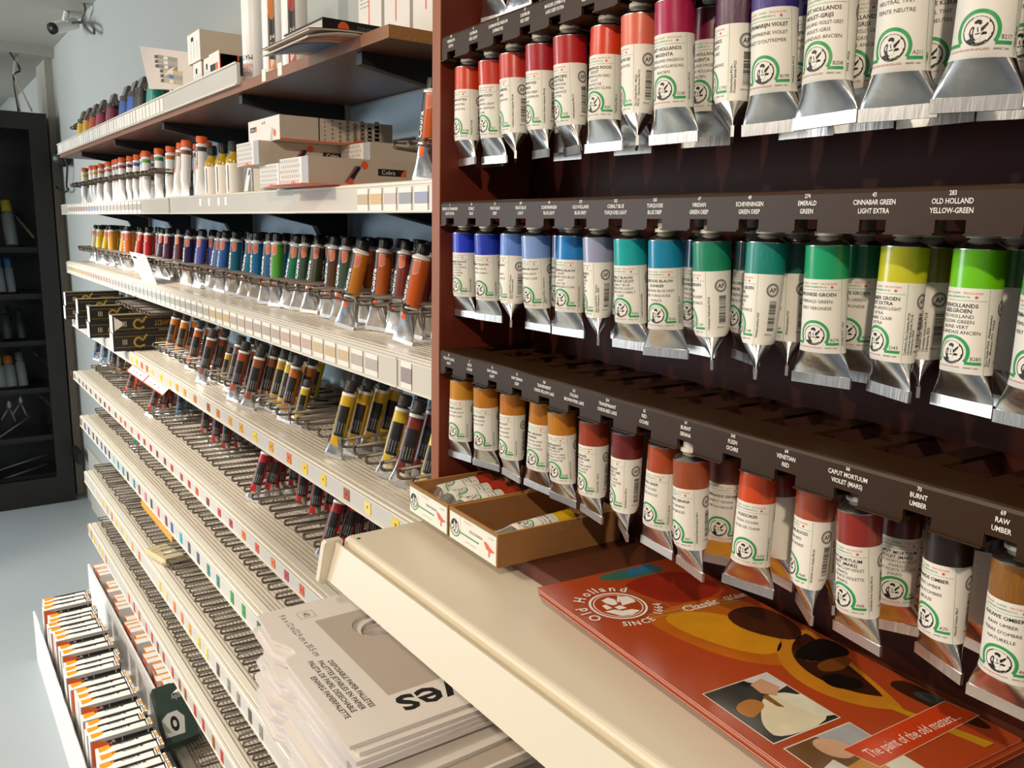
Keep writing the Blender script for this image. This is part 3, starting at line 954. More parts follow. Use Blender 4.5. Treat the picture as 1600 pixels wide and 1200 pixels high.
R2B = [(3, .058, 0, '86a2d8', 'pale blue', 3), (5, .060, 0, '7a80a0', 'grey-blue', 5), (7, .056, 0, '155f80', 'shaded turquoise', 7), (8, .062, -20, '0f5a50', 'dark green', 8), (9, .054, -52, '0e5a50', 'shaded green', 9),
       (10, .066, 4, '147a50', 'shaded emerald', 10), (11, .068, -58, '807c18', 'shaded olive', 11), (12, .070, 165, '3f7d10', 'shaded lime green', 12)]  # rear row: most band colours darkened for the shade behind the front tubes
R3T = [
    (0, .016, 10, 'c98a22', 'yellow ochre', '*GELE OKER LICHT|YELLOW OCHRE LIGHT|OCRE JAUNE CLAIR', 'A55', 'Natural Iron PY43', 1),
    (1, .024, 14, 'c07a1e', 'gold ochre', '*GOUD OKER|GOLD OCHRE|OCRE D\'OR', 'A5', 'Natural Iron PY43', 1),
    (2, .027, -6, 'bd741a', 'light sienna', '*SIENNA LICHT|RAW SIENNA LIGHT|TERRE DE SIENNE|NATURELLE CLAIR', 'A56', 'Natural Iron PY43', 1),
    (3, .029, 6, 'b8741c', 'raw sienna', '*RAUWE SIENNA|*DONKER|RAW SIENNA DEEP|TERRE DE SIENNE|NATURELLE FONCE', 'A57', 'Natural Iron PBr7', 0),
    (4, .028, 2, 'bf7a14', 'amber yellow', '*TRANSPARANT|*OXYDE-GEEL LAK|TRANSPARENT|OXIDE-YELLOW LAKE|TRANSPARENT OXYDE|LAQUE JAUNATRE', 'B328', 'Synthetic Iron PY42', 1),
    (5, .026, -10, '9c3a18', 'red-brown', '*ITALIAANSE|*BRUINROSE LAK|ITALIAN|BROWN PINK LAKE|ITALIEN LAQUE|BRUNE ROSE', 'B331', 'Disazo PY83 - PR101', 1),
    (6, .025, -30, '6e1f18', 'dark oxide red', '*TRANSPARANT|*OXYDE-ROOD LAK|TRANSPARENT|OXIDE-RED LAKE|TRANSPARENT OXYDE|LAQUE ROUGE', 'B334', 'Synthetic Iron PR101', 1),
    (7, .022, -4, 'a8481e', 'rust orange', '*RODE OKER|RED OCHRE|OCRE ROUGE', 'A62', 'Natural Iron PR102', 0),
    (8, .014, -16, '9c4a22', 'burnt sienna', '*GEBRANDE SIENNA|BURNT SIENNA|SIENNA BRULEE', 'A61', 'Calcined Natural Sienna PBr7', 1),
    (9, .028, 14, 'cc4a16', 'bright flesh orange', '*VLEESOKER|FLESH OCHRE|OCRE DE CHAIR', 'A343', 'Synthetic Iron PR101', 0),
    (10, .034, -38, 'a04a2c', 'venetian red', '*VENETIAANS ROOD|VENETIAN RED|ROUGE DE VENISE', 'A64', 'Synthetic Iron Oxide PR101', 0),
    (11, .028, -12, '8e2c22', 'caput mortuum red', '*CAPUT MORTUUM|*VIOLET (MARS)|CAPUT MORTUUM VIOLET|(MARS)|CAPUT MORTE VIOLETTE|(MARS)', 'A66', 'Synthetic Iron Oxide PR101', 0),
    (12, .044, -22, '2e2018', 'near-black umber', '*GEBRANDE OMBER|BURNT UMBER|TERRE D\'OMBRE|BRULEE', 'A70', 'Natural Umber PBr7', 0),
    (13, .030, 0, '8a5a1a', 'raw umber brown', '*RAUWE OMBER|RAW UMBER|TERRE D\'OMBRE|NATURELLE', 'A69', 'Natural Umber PBr7', 1)]
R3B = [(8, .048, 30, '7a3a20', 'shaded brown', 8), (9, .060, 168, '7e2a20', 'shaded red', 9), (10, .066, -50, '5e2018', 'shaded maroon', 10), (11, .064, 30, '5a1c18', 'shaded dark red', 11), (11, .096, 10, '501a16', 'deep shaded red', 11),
       (12, .088, 170, '241a14', 'shaded black', 12)]  # bands of these rear tubes carry the rack's shade in their colour
R1T = [
    (0, .021, -6, 'cf3f1c', 'orange-red', '*VERMILJOEN EXTRA|VERMILION EXTRA|VERMILLON EXTRA', 'D148', 'Naphthol PR188', 0),
    (1, .028, 2, 'c63a22', 'cadmium red', '*CADMIUM ROOD|*LICHT|CADMIUM RED LIGHT|ROUGE DE CADMIUM|CLAIR', 'E21', 'Cadmium PR108', 0),
    (2, .024, -33, 'c2342a', 'medium red', '*CADMIUM ROOD MIDDEL|*(VERMILJOEN)|CADMIUM RED MEDIUM', 'E22', 'Cadmium Seleno Sulphide PR108', 0),
    (3, .022, -16, 'a81f28', 'deep crimson', '*CADMIUM ROOD|*DONKER|CADMIUM RED DEEP|ROUGE DE CADMIUM|FONCE', 'E23', 'Cadmium Seleno Sulphide PR108', 0),
    (4, .024, -20, 'b02024', 'madder crimson', '*KRAPLAK (KARMOZIJN)|*DONKER EXTRA|MADDER (CRIMSON)|LAKE DEEP EXTRA|LAQUE DE GARANCE|FONCE EXTRA', 'C25', 'Anthraquinone PR177', 0),
    (5, .023, 6, 'd23a18', 'scarlet red', '*SCHEVENINGS ROOD|*LICHT|SCHEVENINGEN RED|LIGHT|ROUGE DE|SCHEVENINGEN CLAIR', 'B20', 'Naphthol PR112', 0),
    (6, .020, -40, 'dc6a52', 'salmon pink', '*SCHEVENINGS ROSE|SCHEVENINGEN ROSE|ROSE', 'B171', 'Zinc Oxide PW4 - PR255|PR122 - Quinacridone PR122', 0),
    (7, .016, 10, 'a81c48', 'magenta', '*OUDT HOLLANDS|*MAGENTA|OLD HOLLAND MAGENTA|MAGENTA HOLLANDAIS|ANCIEN', 'D181', 'Quinacridone PR122', 0),
    (8, .030, -47, '4a1a3c', 'dark plum', '*OUDHOLLANDS|*ROODVIOLET|OLD HOLLAND|VIOLET|VIOLET HOLLANDAIS', 'C193', 'Quinacridone PV19 -|Dioxazine Special PV23', 1),
    (9, .018, 12, '3f2f7c', 'ultramarine violet', '*ULTRAMARIJN VIOLET|ULTRAMARINE VIOLET|VIOLET D\'OUTREMER', 'B199', 'Ultramarine PV15', 1),
    (10, .010, 2, '54557a', 'violet-grey', '*OUDT HOLLANDS|*VIOLET-GRIJS|OLD HOLLAND VIOLET-GREY|VIOLET-GRIS|HOLLANDAIS ANCIEN', 'B208', 'PW4 - PV23', 0),
    (11, .014, 10, '3a3c48', 'neutral tint', '*NEUTRALE KLEUR|NEUTRAL TINT|TEINTE NEUTRE', 'A211', 'PBk7', 0),
    (12, .012, 16, '2c3040', 'payne\'s grey', '*PAYNES GRIJS|PAYNE\'S GREY|GRIS DE PAYNE', 'B217', 'PBk7 PB29', 0),
    (13, .014, 0, '2c3a40', 'blue-grey', '*GRIJS|GREY|GRIS', 'B218', 'PBk7', 0)]
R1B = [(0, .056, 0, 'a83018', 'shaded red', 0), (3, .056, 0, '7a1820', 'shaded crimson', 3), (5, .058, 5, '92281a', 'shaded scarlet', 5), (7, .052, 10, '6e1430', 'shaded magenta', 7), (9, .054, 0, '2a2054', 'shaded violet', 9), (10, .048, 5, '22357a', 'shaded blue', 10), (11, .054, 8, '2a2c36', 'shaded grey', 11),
       (12, .06, 8, '22252e', 'shaded slate', 12)]  # rear tubes: shadow is mixed into the band colours
for r, front, back in ((1, R1T, R1B), (2, R2T, R2B), (3, R3T, R3B)):
    lines = {}
    for i, q in enumerate(front):
        lines[q[0]] = q
        hang(r, *q, tilt=(random.uniform(-2, 4), random.uniform(-2, 2)), ordn=i)
    seen = {}
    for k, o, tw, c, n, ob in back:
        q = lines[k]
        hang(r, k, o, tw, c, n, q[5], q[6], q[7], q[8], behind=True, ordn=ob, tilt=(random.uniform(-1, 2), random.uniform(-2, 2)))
for i, k in enumerate((0, 1, 2, 3)):
    s = S0 + SP * k + .008
    t = thing('paint_tube', 'grey tube crimp hanging at the top photo edge, %s from the left' % nth(i), 'paint tube', rk(s, .05, RZ[0] - .0385 - TL), (0, 0, YAW + math.radians((10, 6, -20, 0)[i])), 'tubes hanging on the rail above the frame')
    share('foil_body', bodies[i], t)
    share('colour_band', band_me[i], t, (0, 0, 0), {0: band(('a81f28', 'cf3f1c', '4a1a3c', 'dc6a52')[i], 0)})
    share('cap', cap_me, t)
    make_label(SF[i], [('*OLIEVERF', True)], 'B1', 'PR').build('label', t)

# ---------------------------------------------------------------- cream shelf below the rack
creamm = mat('ivory_enamel', 'e6dcc6', 0.38, 0, 0.02, 6)
CXL, CXR = -0.847, 0.9
t = thing('counter_shelf', 'ivory metal shelf with price channel carrying the brown rack', 'shelf', (0, 0.56, 1.28))
b = MB()
pr_ = [(0.377, 1.262), (0.377, 1.293)] + [(0.384 - 0.007 * math.cos(a), 1.293 + 0.0068 * math.sin(a)) for a in (0.4, 0.8, 1.2)] + [(0.384, 1.2998), (0.74, 1.2998), (0.74, 1.285), (0.40, 1.285), (0.40, 1.262)]
b.prism(pr_, lambda q: (CXL, q[0], q[1]), lambda q: (CXR, q[0], q[1]), creamm)
b.build('deck', t)
b = MB(); b.box(CXL + .012, CXL + .016, .386, .390, 1.2998, 1.3000, blackm); b.build('rivet_hole', t)
b = MB()
b.prism([(0.364, 1.298), (0.366, 1.298), (0.3545, 1.256), (0.352, 1.256)], lambda q: (CXL + .006, q[0], q[1]), lambda q: (CXR, q[0], q[1]), creamm)
b.prism([(0.3660, 1.290), (0.377, 1.290), (0.377, 1.286), (0.3650, 1.286)], lambda q: (CXL + .006, q[0], q[1]), lambda q: (CXR, q[0], q[1]), creamm)
b.build('price_channel', t)
b = MB()
ec = [(0.350, 1.297), (0.353, 1.3005), (0.371, 1.3005), (0.373, 1.298), (0.361, 1.254), (0.358, 1.2515), (0.345, 1.2515), (0.3425, 1.255)]
b.prism(ec, lambda q: (CXL - .003, q[0], q[1]), lambda q: (CXL + .0055, q[0], q[1]), creamm)
b.build('end_cap', t)
b = MB(); b.box(CXL + .01, CXR, 0.40, 0.74, 1.040, 1.055, creamm); b.build('metal_shelf', label='ivory shelf below the counter shelf under the stack of pads', cat='shelf')
b = MB(); b.box(-0.62, 0.9, 0.70, 0.745, 0.0, 1.04, creamm); b.build('wall_panel', label='ivory board closing the back under the counter shelf', cat='panel')

# ---- kraft drawers with tubes
kraft = mat('kraft_board', '9a6a3a', 0.75, 0, 0.08, 60)
kraftl = mat('kraft_board_edge', 'b8823f', 0.7, 0, 0.1, 60)


def crate(s0, s1, word, label):
    o0, o1, z0, z1, w_ = -0.046, 0.112, 1.3162, 1.351, 0.0026
    t = thing('tube_box', label, 'box', rk((s0 + s1) / 2, 0.03, z0), (0, 0, YAW), 'kraft boxes under the hanging tubes')
    b = MB()
    for x0, x1, y0, y1, za, zb in ((s0, s1, o0, o1, z0, z0 + w_), (s0, s0 + w_, o0, o1, z0 + w_, z1), (s1 - w_, s1, o0, o1, z0 + w_, z1), (s0 + w_, s1 - w_, o0, o0 + w_, z0 + w_, z1), (s0 + w_, s1 - w_, o1 - w_, o1, z0 + w_, z1)):
        b.box(x0, x1, y0, y1, za, zb, kraft, RT)
    for x0, x1, y0, y1 in ((s0, s0 + w_, o0, o1), (s1 - w_, s1, o0, o1), (s0 + w_, s1 - w_, o0, o0 + w_), (s0 + w_, s1 - w_, o1 - w_, o1)):
        b.box(x0, x1, y0, y1, z1, z1 + .0004, kraftl, RT)
    b.build('tray', t)
    b = MB()
    fr = frame(rk(s0, o0, z0), RDx, (0, 0, 1))
    W = s1 - s0
    rect(b, lambda x, y: fr(x, y, .0003), .002, W - .002, .001, .0325, white)
    g = lambda x, y: fr(x, y, .0006)
    h2 = lambda x, y, e=1: fr(W - x, .0335 - y, .0005 + .0001 * e)      # the print is pasted upside down
    for x0, x1, y0, y1 in ((.002, W - .002, .0008, .0014), (.002, W - .002, .0319, .0325)):
        rect(b, g, x0, x1, y0, y1, green)
    rect(b, g, .0250, .0254, .010, .0319, dark_green)
    disc(b, lambda x, y: fr(x + .0135, y + .0168, .0006), 0, 0, .0112, green, 20, .0098, PI, 2 * PI)
    rect(b, g, .002, .0039, .0160, .0174, green)
    rect(b, g, .0235, .064, .0130, .0146, green)
    up = lambda x, y, e=1: fr(.0135 - x, .0172 - y, .0006 + .0001 * e)
    emblem(b, up, .0082 * 1.0, ink)
    b.text(word, .0028, ink, lambda x, y: fr(.058 - x, .0225 - y, .0007), 0, 0, fit=.028)
    b.text('OLD HOLLAND CLASSIC', .0012, redink, lambda x, y: fr(.042 - x, .0290 - y, .0007), 0, 0, fit=.022)
    b.text('OIL COLOURS - EXTRA FINE', .0012, redink, lambda x, y: fr(.048 - x, .0078 - y, .0007), 0, 0, fit=.034)
    b.text('ANNO 1664', .0013, green, lambda x, y: fr(W - .012 - x, .0275 - y, .0007), 0, 0, fit=.014)
    rd_ = mat('coral_print', 'dd6a50', .5)
    b.poly([fr(W - x, y, .0007) for x, y in ((.026, .0195), (.022, .0205), (.012, .0165), (.004, .0145), (.011, .0125), (.0135, .0125), (.0145, .0065), (.0165, .0065), (.0160, .0125), (.021, .0135), (.0235, .017))], rd_)
    b.build('front_label', t)
    b = MB(); disc(b, lambda x, y: rk(s1 + .0002, .035 + x, z1 - .0005 + y), 0, 0, .008, kraftl, 12, .0072, PI, 2 * PI); b.build('finger_cut', t)


crate(-0.8655, -0.7695, 'CADMIUM RED', 'left of the two kraft boxes below the rack, holding three tubes')
crate(-0.7665, -0.6665, 'KLEINE ROOD', 'right of the two kraft boxes below the rack, almost empty')


def lying(s, o, z, colour, cname, names, code, where, roll=0, yaw=0):
    t = thing('paint_tube', 'foil tube with %s band in the %s' % (cname, where), 'paint tube', rk(s, o, z))
    t.rotation_euler = (Matrix.Rotation(YAW + math.radians(yaw), 3, 'Z') @ Matrix.Rotation(math.radians(-88), 3, 'X') @ Matrix.Rotation(math.radians(roll), 3, 'Z')).to_euler()
    q = 1
    share('foil_body', bodies[q], t)
    share('colour_band', band_me[q], t, (0, 0, 0), {0: band(colour, 0)})
    share('cap', cap_me, t)
    make_label(SF[q], [(n.strip('*'), n.startswith('*')) for n in names.split('|')], code, 'PR108').build('label', t)


for i in range(3):
    lying(-0.849 + .0295 * i, -0.040, 1.3345, 'b03a24', 'red', '*CADMIUM ROOD|CADMIUM RED|ROUGE DE CADMIUM', 'E21', 'left kraft box, %s from its left wall' % ('first', 'second', 'third')[i], -12 + 8 * i)
lying(-0.690, -0.036, 1.3345, 'e6b81c', 'yellow', '*CADMIUM GEEL|CADMIUM YELLOW|JAUNE DE CADMIUM', 'C12', 'right kraft box', 6)

# ---------------------------------------------------------------- brochures
BO = Vector((-0.5774, 0.4477, 0))
be = Vector((0.2823, -0.0284, 0)).normalized()
bn = Vector((-be.y, be.x, 0))
BZ = 1.3158
brick = mat('brick_red_print', 'b2471f', 0.3, 0, 0.06, 20, 0, 200, 0.3)
pages = mat('brochure_pages', 'd8c8b4', 0.6, 0, 0.15, 300, 0, 100, 0, 0, (1, 1, 40))


def brochure(i, label, dx, dy, cover):
    z = BZ + .0017 * i
    t = thing('brochure', label, 'brochure', BO + be * (.175 + dx) + bn * (.08 + dy) + Vector((0, 0, z)), (0, 0, math.atan2(be.y, be.x)), 'brochures under the hanging tubes')
    g = lambda x, y, e=0: BO + be * (x + dx) + bn * (y + dy) + Vector((0, 0, z + e))
    T = lambda p: g(p[0], p[1], p[2])
    b = MB(); b.box(.0006, .3515, .0006, .1635, .0003, .0013, pages, T); b.build('pages', t)
    b = MB(); b.box(0, .352, 0, .164, .0013, .0016, brick, T); b.box(0, .352, 0, .164, 0, .0003, brick, T)
    if cover:
        L = lambda e: (lambda x, y: g(x, y, .0016 + .00006 * e))
        def chaikin(pts):
            for _ in range(2):
                o_ = []
                for (xa, ya), (xb, yb) in zip(pts, pts[1:] + pts[:1]):
                    o_ += [(xa * .75 + xb * .25, ya * .75 + yb * .25), (xa * .25 + xb * .75, ya * .25 + yb * .75)]
                pts = o_
            return pts

        def pl(pts, c, e, r=.3):
            b.poly([L(e)(x, y) for x, y in (chaikin(pts) if len(pts) > 4 and e < 7 else pts)], mat('cover_' + c, c, r, 0, .32, 26, 0, 200, .3))
        pl([(.004, .066), (.016, .062), (.026, .096), (.022, .14), (.006, .13), (.002, .10)], '3f6f62', 1)
        pl([(.006, .098), (.018, .094), (.016, .13), (.002, .13)], '2f74a0', 2)
        pl([(.030, .078), (.040, .074), (.090, .088), (.088, .160), (.03, .150), (.024, .11)], '9c2a16', 1)
        pl([(.092, .058), (.100, .048), (.135, .050), (.185, .066), (.214, .098), (.206, .13), (.150, .160), (.096, .15), (.088, .10)], 'c4681a', 2)
        pl([(.098, .064), (.130, .062), (.176, .080), (.196, .102), (.180, .128), (.140, .13), (.104, .10)], 'dc961c', 3)
        pl([(.118, .118), (.150, .108), (.190, .135), (.170, .160), (.12, .16)], '4a2410', 4)
        for x0, y0, x1, y1 in ((.036, .068, .095, .090), (.040, .066, .098, .088), (.092, .056, .102, .150), (.098, .055, .107, .150), (.110, .102, .214, .118), (.112, .106, .216, .122)):
            pl([(x0, y0), (x0 + .0012, y0), (x1 + .0012, y1), (x1, y1)], 'c99a5a', 5)
        cc, rr = (.236, .150), .062
        arc = [(cc[0] + rr * math.cos(a), cc[1] + rr * math.sin(a)) for a in [PI * .93 + i_ * PI * .95 / 20 for i_ in range(21)]]
        arc = [(x, min(y, .163)) for x, y in arc]
        pl(arc, 'cc8420', 3)
        r2 = rr * .84
        arc = [(cc[0] - .004 + r2 * math.cos(a), min(.163, cc[1] + .006 + r2 * math.sin(a))) for a in [PI * 1.0 + i_ * PI * .82 / 16 for i_ in range(17)]]
        pl(arc, '3a1a0c', 4)
        pl([(.190, .150), (.200, .112), (.214, .118), (.222, .140), (.220, .162), (.195, .162)], '15100c', 5)
        pl([(.232, .106), (.250, .102), (.262, .122), (.250, .132), (.236, .122)], '15100c', 5)
        pl([(.218, .120), (.230, .112), (.236, .132), (.228, .150), (.220, .150)], '7a4418', 6)
        pl([(.262, .150), (.270, .140), (.332, .148), (.336, .162), (.27, .163)], '3c2010', 5)
        pl([(.280, .146), (.300, .150), (.318, .160), (.298, .163), (.284, .160)], '3f4440', 6)
        pl([(.280, .120), (.286, .116), (.346, .132), (.346, .142)], 'c8921c', 6)
        # the two photographs and the ribbon
        def photo(x0, x1, y0, y1, parts):
            pl([(x0 - .001, y0 - .001), (x1 + .001, y0 - .001), (x1 + .001, y1 + .001), (x0 - .001, y1 + .001)], 'e8ddd0', 4)
            for c, pts in parts:
                pl([(x0 + (x1 - x0) * v, y0 + (y1 - y0) * u) for u, v in pts], c, 5 + .4 * parts.index((c, pts)))
        photo(.211, .277, .012, .075, [('30302a', [(0, 0), (1, 0), (1, 1), (0, 1)]), ('cfccca', [(.62, 0), (1, 0), (1, .3), (.75, .35)]), ('1c1c1a', [(.5, .02), (.6, .0), (.86, .3), (.7, .36)]),
              ('e4d8b8', [(.3, .55), (.62, .3), (1, .45), (1, 1), (.1, 1), (.12, .75)]), ('b07020', [(.08, .35), (.4, .28), (.5, .45), (.3, .55), (.1, .6)]), ('efe4cc', [(.68, .38), (1, .5), (1, .95), (.8, .9)]),
              ('c89878', [(.62, .1), (.84, .06), (.9, .28), (.72, .4), (.6, .28)]), ('8a5a20', [(.55, .35), (.64, .32), (.62, .6), (.56, .55)])])
        photo(.285, .349, .014, .076, [('6e4a26', [(0, 0), (1, 0), (1, 1), (0, 1)]), ('a8a8ac', [(.45, 0), (1, 0), (1, .5), (.6, .25)]), ('d8a888', [(.3, .05), (.5, .02), (.7, .3), (.5, .45), (.3, .3)]),
              ('c88a28', [(.3, .5), (.8, .45), (.8, .9), (.3, .95)]), ('e0dccc', [(.7, .4), (1, .45), (1, 1), (.7, .9)]), ('dcd6cc', [(.1, .4), (.3, .35), (.34, .6), (.14, .62)])])
        pl([(.303, .046), (.299, .160), (.322, .165), (.327, .052)], 'e8c8b0', 7)
        pl([(.3036, .0466), (.2996, .1596), (.3214, .1644), (.3264, .0526)], 'd04318', 8)
        tf = lambda x0, y0: (lambda x, y: g(x0 - y, y0 + x, .0016 + .00006 * 10))
        b.text('The paint of the old masters...', .0085, white, tf(.3185, .056), 0, 0, 'L', fit=.094)
        b.text('Classic', .0100, white, tf(.104, .090), 0, 0, 'L', fit=.046, bold=True)
        b.text('Oil Colours', .0085, white, tf(.104, .139), 0, 0, 'L', fit=.024, bold=True)
        # seal with lettering round it
        ex_, ey_ = .066, .044
        sf = lambda x, y, e=1: g(ex_ - y, ey_ + x, .0016 + .00006 * (9 + e))
        disc(b, sf, 0, 0, .0262, white, 32)
        disc(b, lambda x, y: sf(x, y, 1.5), 0, 0, .0240, brick, 32)
        disc(b, lambda x, y: sf(x, y, 2), 0, 0, .0222, white, 32)
        disc(b, lambda x, y: sf(x, y, 2.5), 0, 0, .0212, brick, 32)
        k = .0212 / 6.6
        for pts in ([(-5.6, -1.4), (-3, -5.6), (0, -6.4), (3.5, -5.2), (2, -3.6), (-1, -3.2), (-2.6, -1.6)], [(1.0, -.6), (5.8, -.4), (6.2, 1.5), (5.6, 3.4), (3.6, 4.4), (2.2, 2.0)], [(-2.4, 4.6), (.4, 5.4), (1.4, 3.4), (.4, .8), (-1.2, .6), (-2.2, 2.2)],
                    [(-4.2, 1.8), (-2.8, 2.0), (-2.4, -.6), (-4.4, -.8)], [(-1.6, -.4), (.6, -.2), (1.2, -2.4), (-1.4, -2.2)], [(1.0, 2.0), (3.6, 5.2), (4.0, 4.8), (1.6, 1.4)]):
            b.poly([sf(x * k, y * k, 3) for x, y in pts], white)
        for st, a0, a1, R, h, inv in (('Old', 212, 160, .0295, .0105, 0), ('Holland', 148, 36, .0295, .0105, 0), ('SINCE', 238, 290, .0390, .0078, 1), ('1664', 303, 340, .0390, .0078, 1)):
            G_ = glyphs(True)
            ad = [G_[ch][2] for ch in st]
            tot, run = sum(ad), 0.0
            for ch, w_a in zip(st, ad):
                a = math.radians(a0 + (a1 - a0) * (run + w_a / 2) / tot)
                run += w_a
                c = (R * math.cos(a), R * math.sin(a))
                if inv:
                    ux, uy = (-math.sin(a), math.cos(a)), (-math.cos(a), -math.sin(a))
                else:
                    ux, uy = (math.sin(a), -math.cos(a)), (math.cos(a), math.sin(a))
                b.text(ch, h, white, lambda x, y, c=c, ux=ux, uy=uy: sf(c[0] + ux[0] * x + uy[0] * y, c[1] + ux[1] * x + uy[1] * y, 3), 0, 0, bold=True, sx=.9)
    b.build('cover', t)


brochure(0, 'lowest of the brick-red brochures stacked under the hanging tubes', .004, -.0005, False)
brochure(1, 'second brick-red brochure from the bottom of the stack under the tubes', .001, .0008, False)
brochure(2, 'third brick-red brochure of the stack, just below the printed top one', .003, .0, False)
brochure(3, 'topmost brick-red brochure with white round seal and photographs of a workshop', 0, 0, True)

# ---------------------------------------------------------------- stack of palette pads
padm = mat('pad_cover', 'ece5de', 0.5, 0, 0.02, 10)
pade = mat('pad_paper_edge', 'ddd5d2', 0.8, 0, 0.12, 400, 0, 100, 0, 0, (1, 1, 60))
padg = mat('grey_photo_print', 'bfb3a6', 0.45, 0, 0.08, 6)
pad_out = [(-.301, .0155), (-.305, .020), (-.305, .2285), (0, .2285), (0, .001), (-.001, 0), (-.1795, .0052), (-.184, .0085), (-.189, .0205), (-.197, .0222), (-.2086, .0206), (-.2336, .0095)]


def pad_mesh(h, hole):
    cu = bpy.data.curves.new('pad', 'CURVE')
    cu.dimensions = '2D'
    cu.fill_mode = 'BOTH'
    cu.extrude = h / 2
    for pts in ([pad_out] + ([[(-.205 + .029 * math.cos(a), .127 + .029 * math.sin(a)) for a in [i * 2 * PI / 32 for i in range(32)]]] if hole else [])):
        sp = cu.splines.new('POLY')
        sp.points.add(len(pts) - 1)
        for p, q in zip(sp.points, pts):
            p.co = (q[0], q[1], 0, 1)
        sp.use_cyclic_u = True
    o = bpy.data.objects.new('pad', cu)
    COL.objects.link(o)
    dg = bpy.context.evaluated_depsgraph_get()
    dg.update()
    me = bpy.data.meshes.new_from_object(o.evaluated_get(dg))
    bpy.data.objects.remove(o)
    me.materials.clear()
    me.materials.append(padm)
    me.materials.append(pade)
    for p in me.polygons:
        p.material_index = 0 if abs(p.normal.z) > .5 else 1
    me.name = 'pad_block'
    return me


PH = 0.0043
pmh, pmp = pad_mesh(PH - .0003, True), pad_mesh(PH - .0003, False)
PB = Vector((-0.6466, 0.2895, 0))
for i in range(29):
    z = 1.180 - PH * (i + .5)
    dx = random.uniform(-.010, .009) if i else 0
    dy = random.uniform(-.001, .008) if i else 0
    rot = random.uniform(-1.0, 1.6) if i else -0.35
    if 2 <= i <= 4:
        dx += .012
    if i in (5, 6):
        dx, dy = -.012, .002
    if 7 <= i <= 13:
        dx, dy, rot = dx + .030, -.004 + .001 * i, random.uniform(1.0, 2.4)
    if i in (8, 9):
        dx, dy, rot = .058, .004, .4
    if 14 <= i <= 17:
        dx, dy = dx - .012, dy + .004
    lab = 'topmost palette pad of the white stack, printed with sizes and a thumb hole' if i == 0 else '%s palette pad from the top of the white stack beside the cream shelf' % nth(i)
    t = thing('palette_pad', lab, 'pad', PB + Vector((dx, dy, z)), (0, 0, math.radians(rot)), 'palette pads in the stack')
    share('pad_block', pmh if i < 5 else pmp, t)
    if i == 0:
        b = LB()
        f = lambda x, y, e=1: (x, y, PH / 2 - .00014 + .00006 * e)
        hole = [(-.205 + .029 * math.cos(a), .127 + .029 * math.sin(a)) for a in [PI + k * 2 * PI / 32 for k in range(33)]]
        # grey photo printed round the hole
        b.poly([f(x, y) for x, y in [(-.252, .127), (-.252, .068), (-.057, .068), (-.057, .127)] + [(-.176, .127)] + [(-.205 + .029 * math.cos(a), .127 + .029 * math.sin(a)) for a in [-k * PI / 16 for k in range(1, 17)]]], padg)
        b.poly([f(x, y) for x, y in [(-.057, .127), (-.057, .226), (-.252, .226), (-.252, .127), (-.234, .127)] + [(-.205 + .029 * math.cos(a), .127 + .029 * math.sin(a)) for a in [PI - k * PI / 16 for k in range(1, 17)]]], padg)
        for x0, x1, y0, y1 in ((-.283, -.264, .0565, .057), (-.283, -.264, .0755, .076), (-.283, -.2825, .0565, .076), (-.2645, -.264, .0565, .076)):
            rect(b, f, x0, x1, y0, y1, ink)
        b.text('40', .0085, ink, f, -.2735, .062, fit=.011)
        b.text('9 in x 12 in/22.9 cm x 30.5 cm', .0075, ink, f, -.288, .0365, 'L', fit=.117)
        for y, x0, x1, st in ((.0435, -.155, -.018, 'DISPOSABLE PAPER PALLETES'), (.0340, -.160, -.018, 'PALETTES JETABLES EN PAPIER'), (.0245, -.165, -.018, 'PALETA DE PAPEL DESECHABLE'), (.0150, -.133, -.020, 'EINWEG PAPIERPALETTE')):
            b.text(st, .0058, ink, f, x0, y, 'L', fit=x1 - x0, bold=True)
        b.text('ves', .041, ink, lambda x, y: f(-.0490 + y, .1440 - x), 0, 0, 'L', bold=True, fit=.088)
        b.build('cover_print', t)
    elif i in (6, 8):
        b = LB()
        f = lambda x, y, e=1: (x, y, PH / 2 - .00014 + .00006 * e)
        rect(b, f, -.15, -.004, .06, .22, padg); b.build('cover_print', t)

# ---------------------------------------------------------------- small tubes on the shelves
SR, SL = 0.0118, 0.115


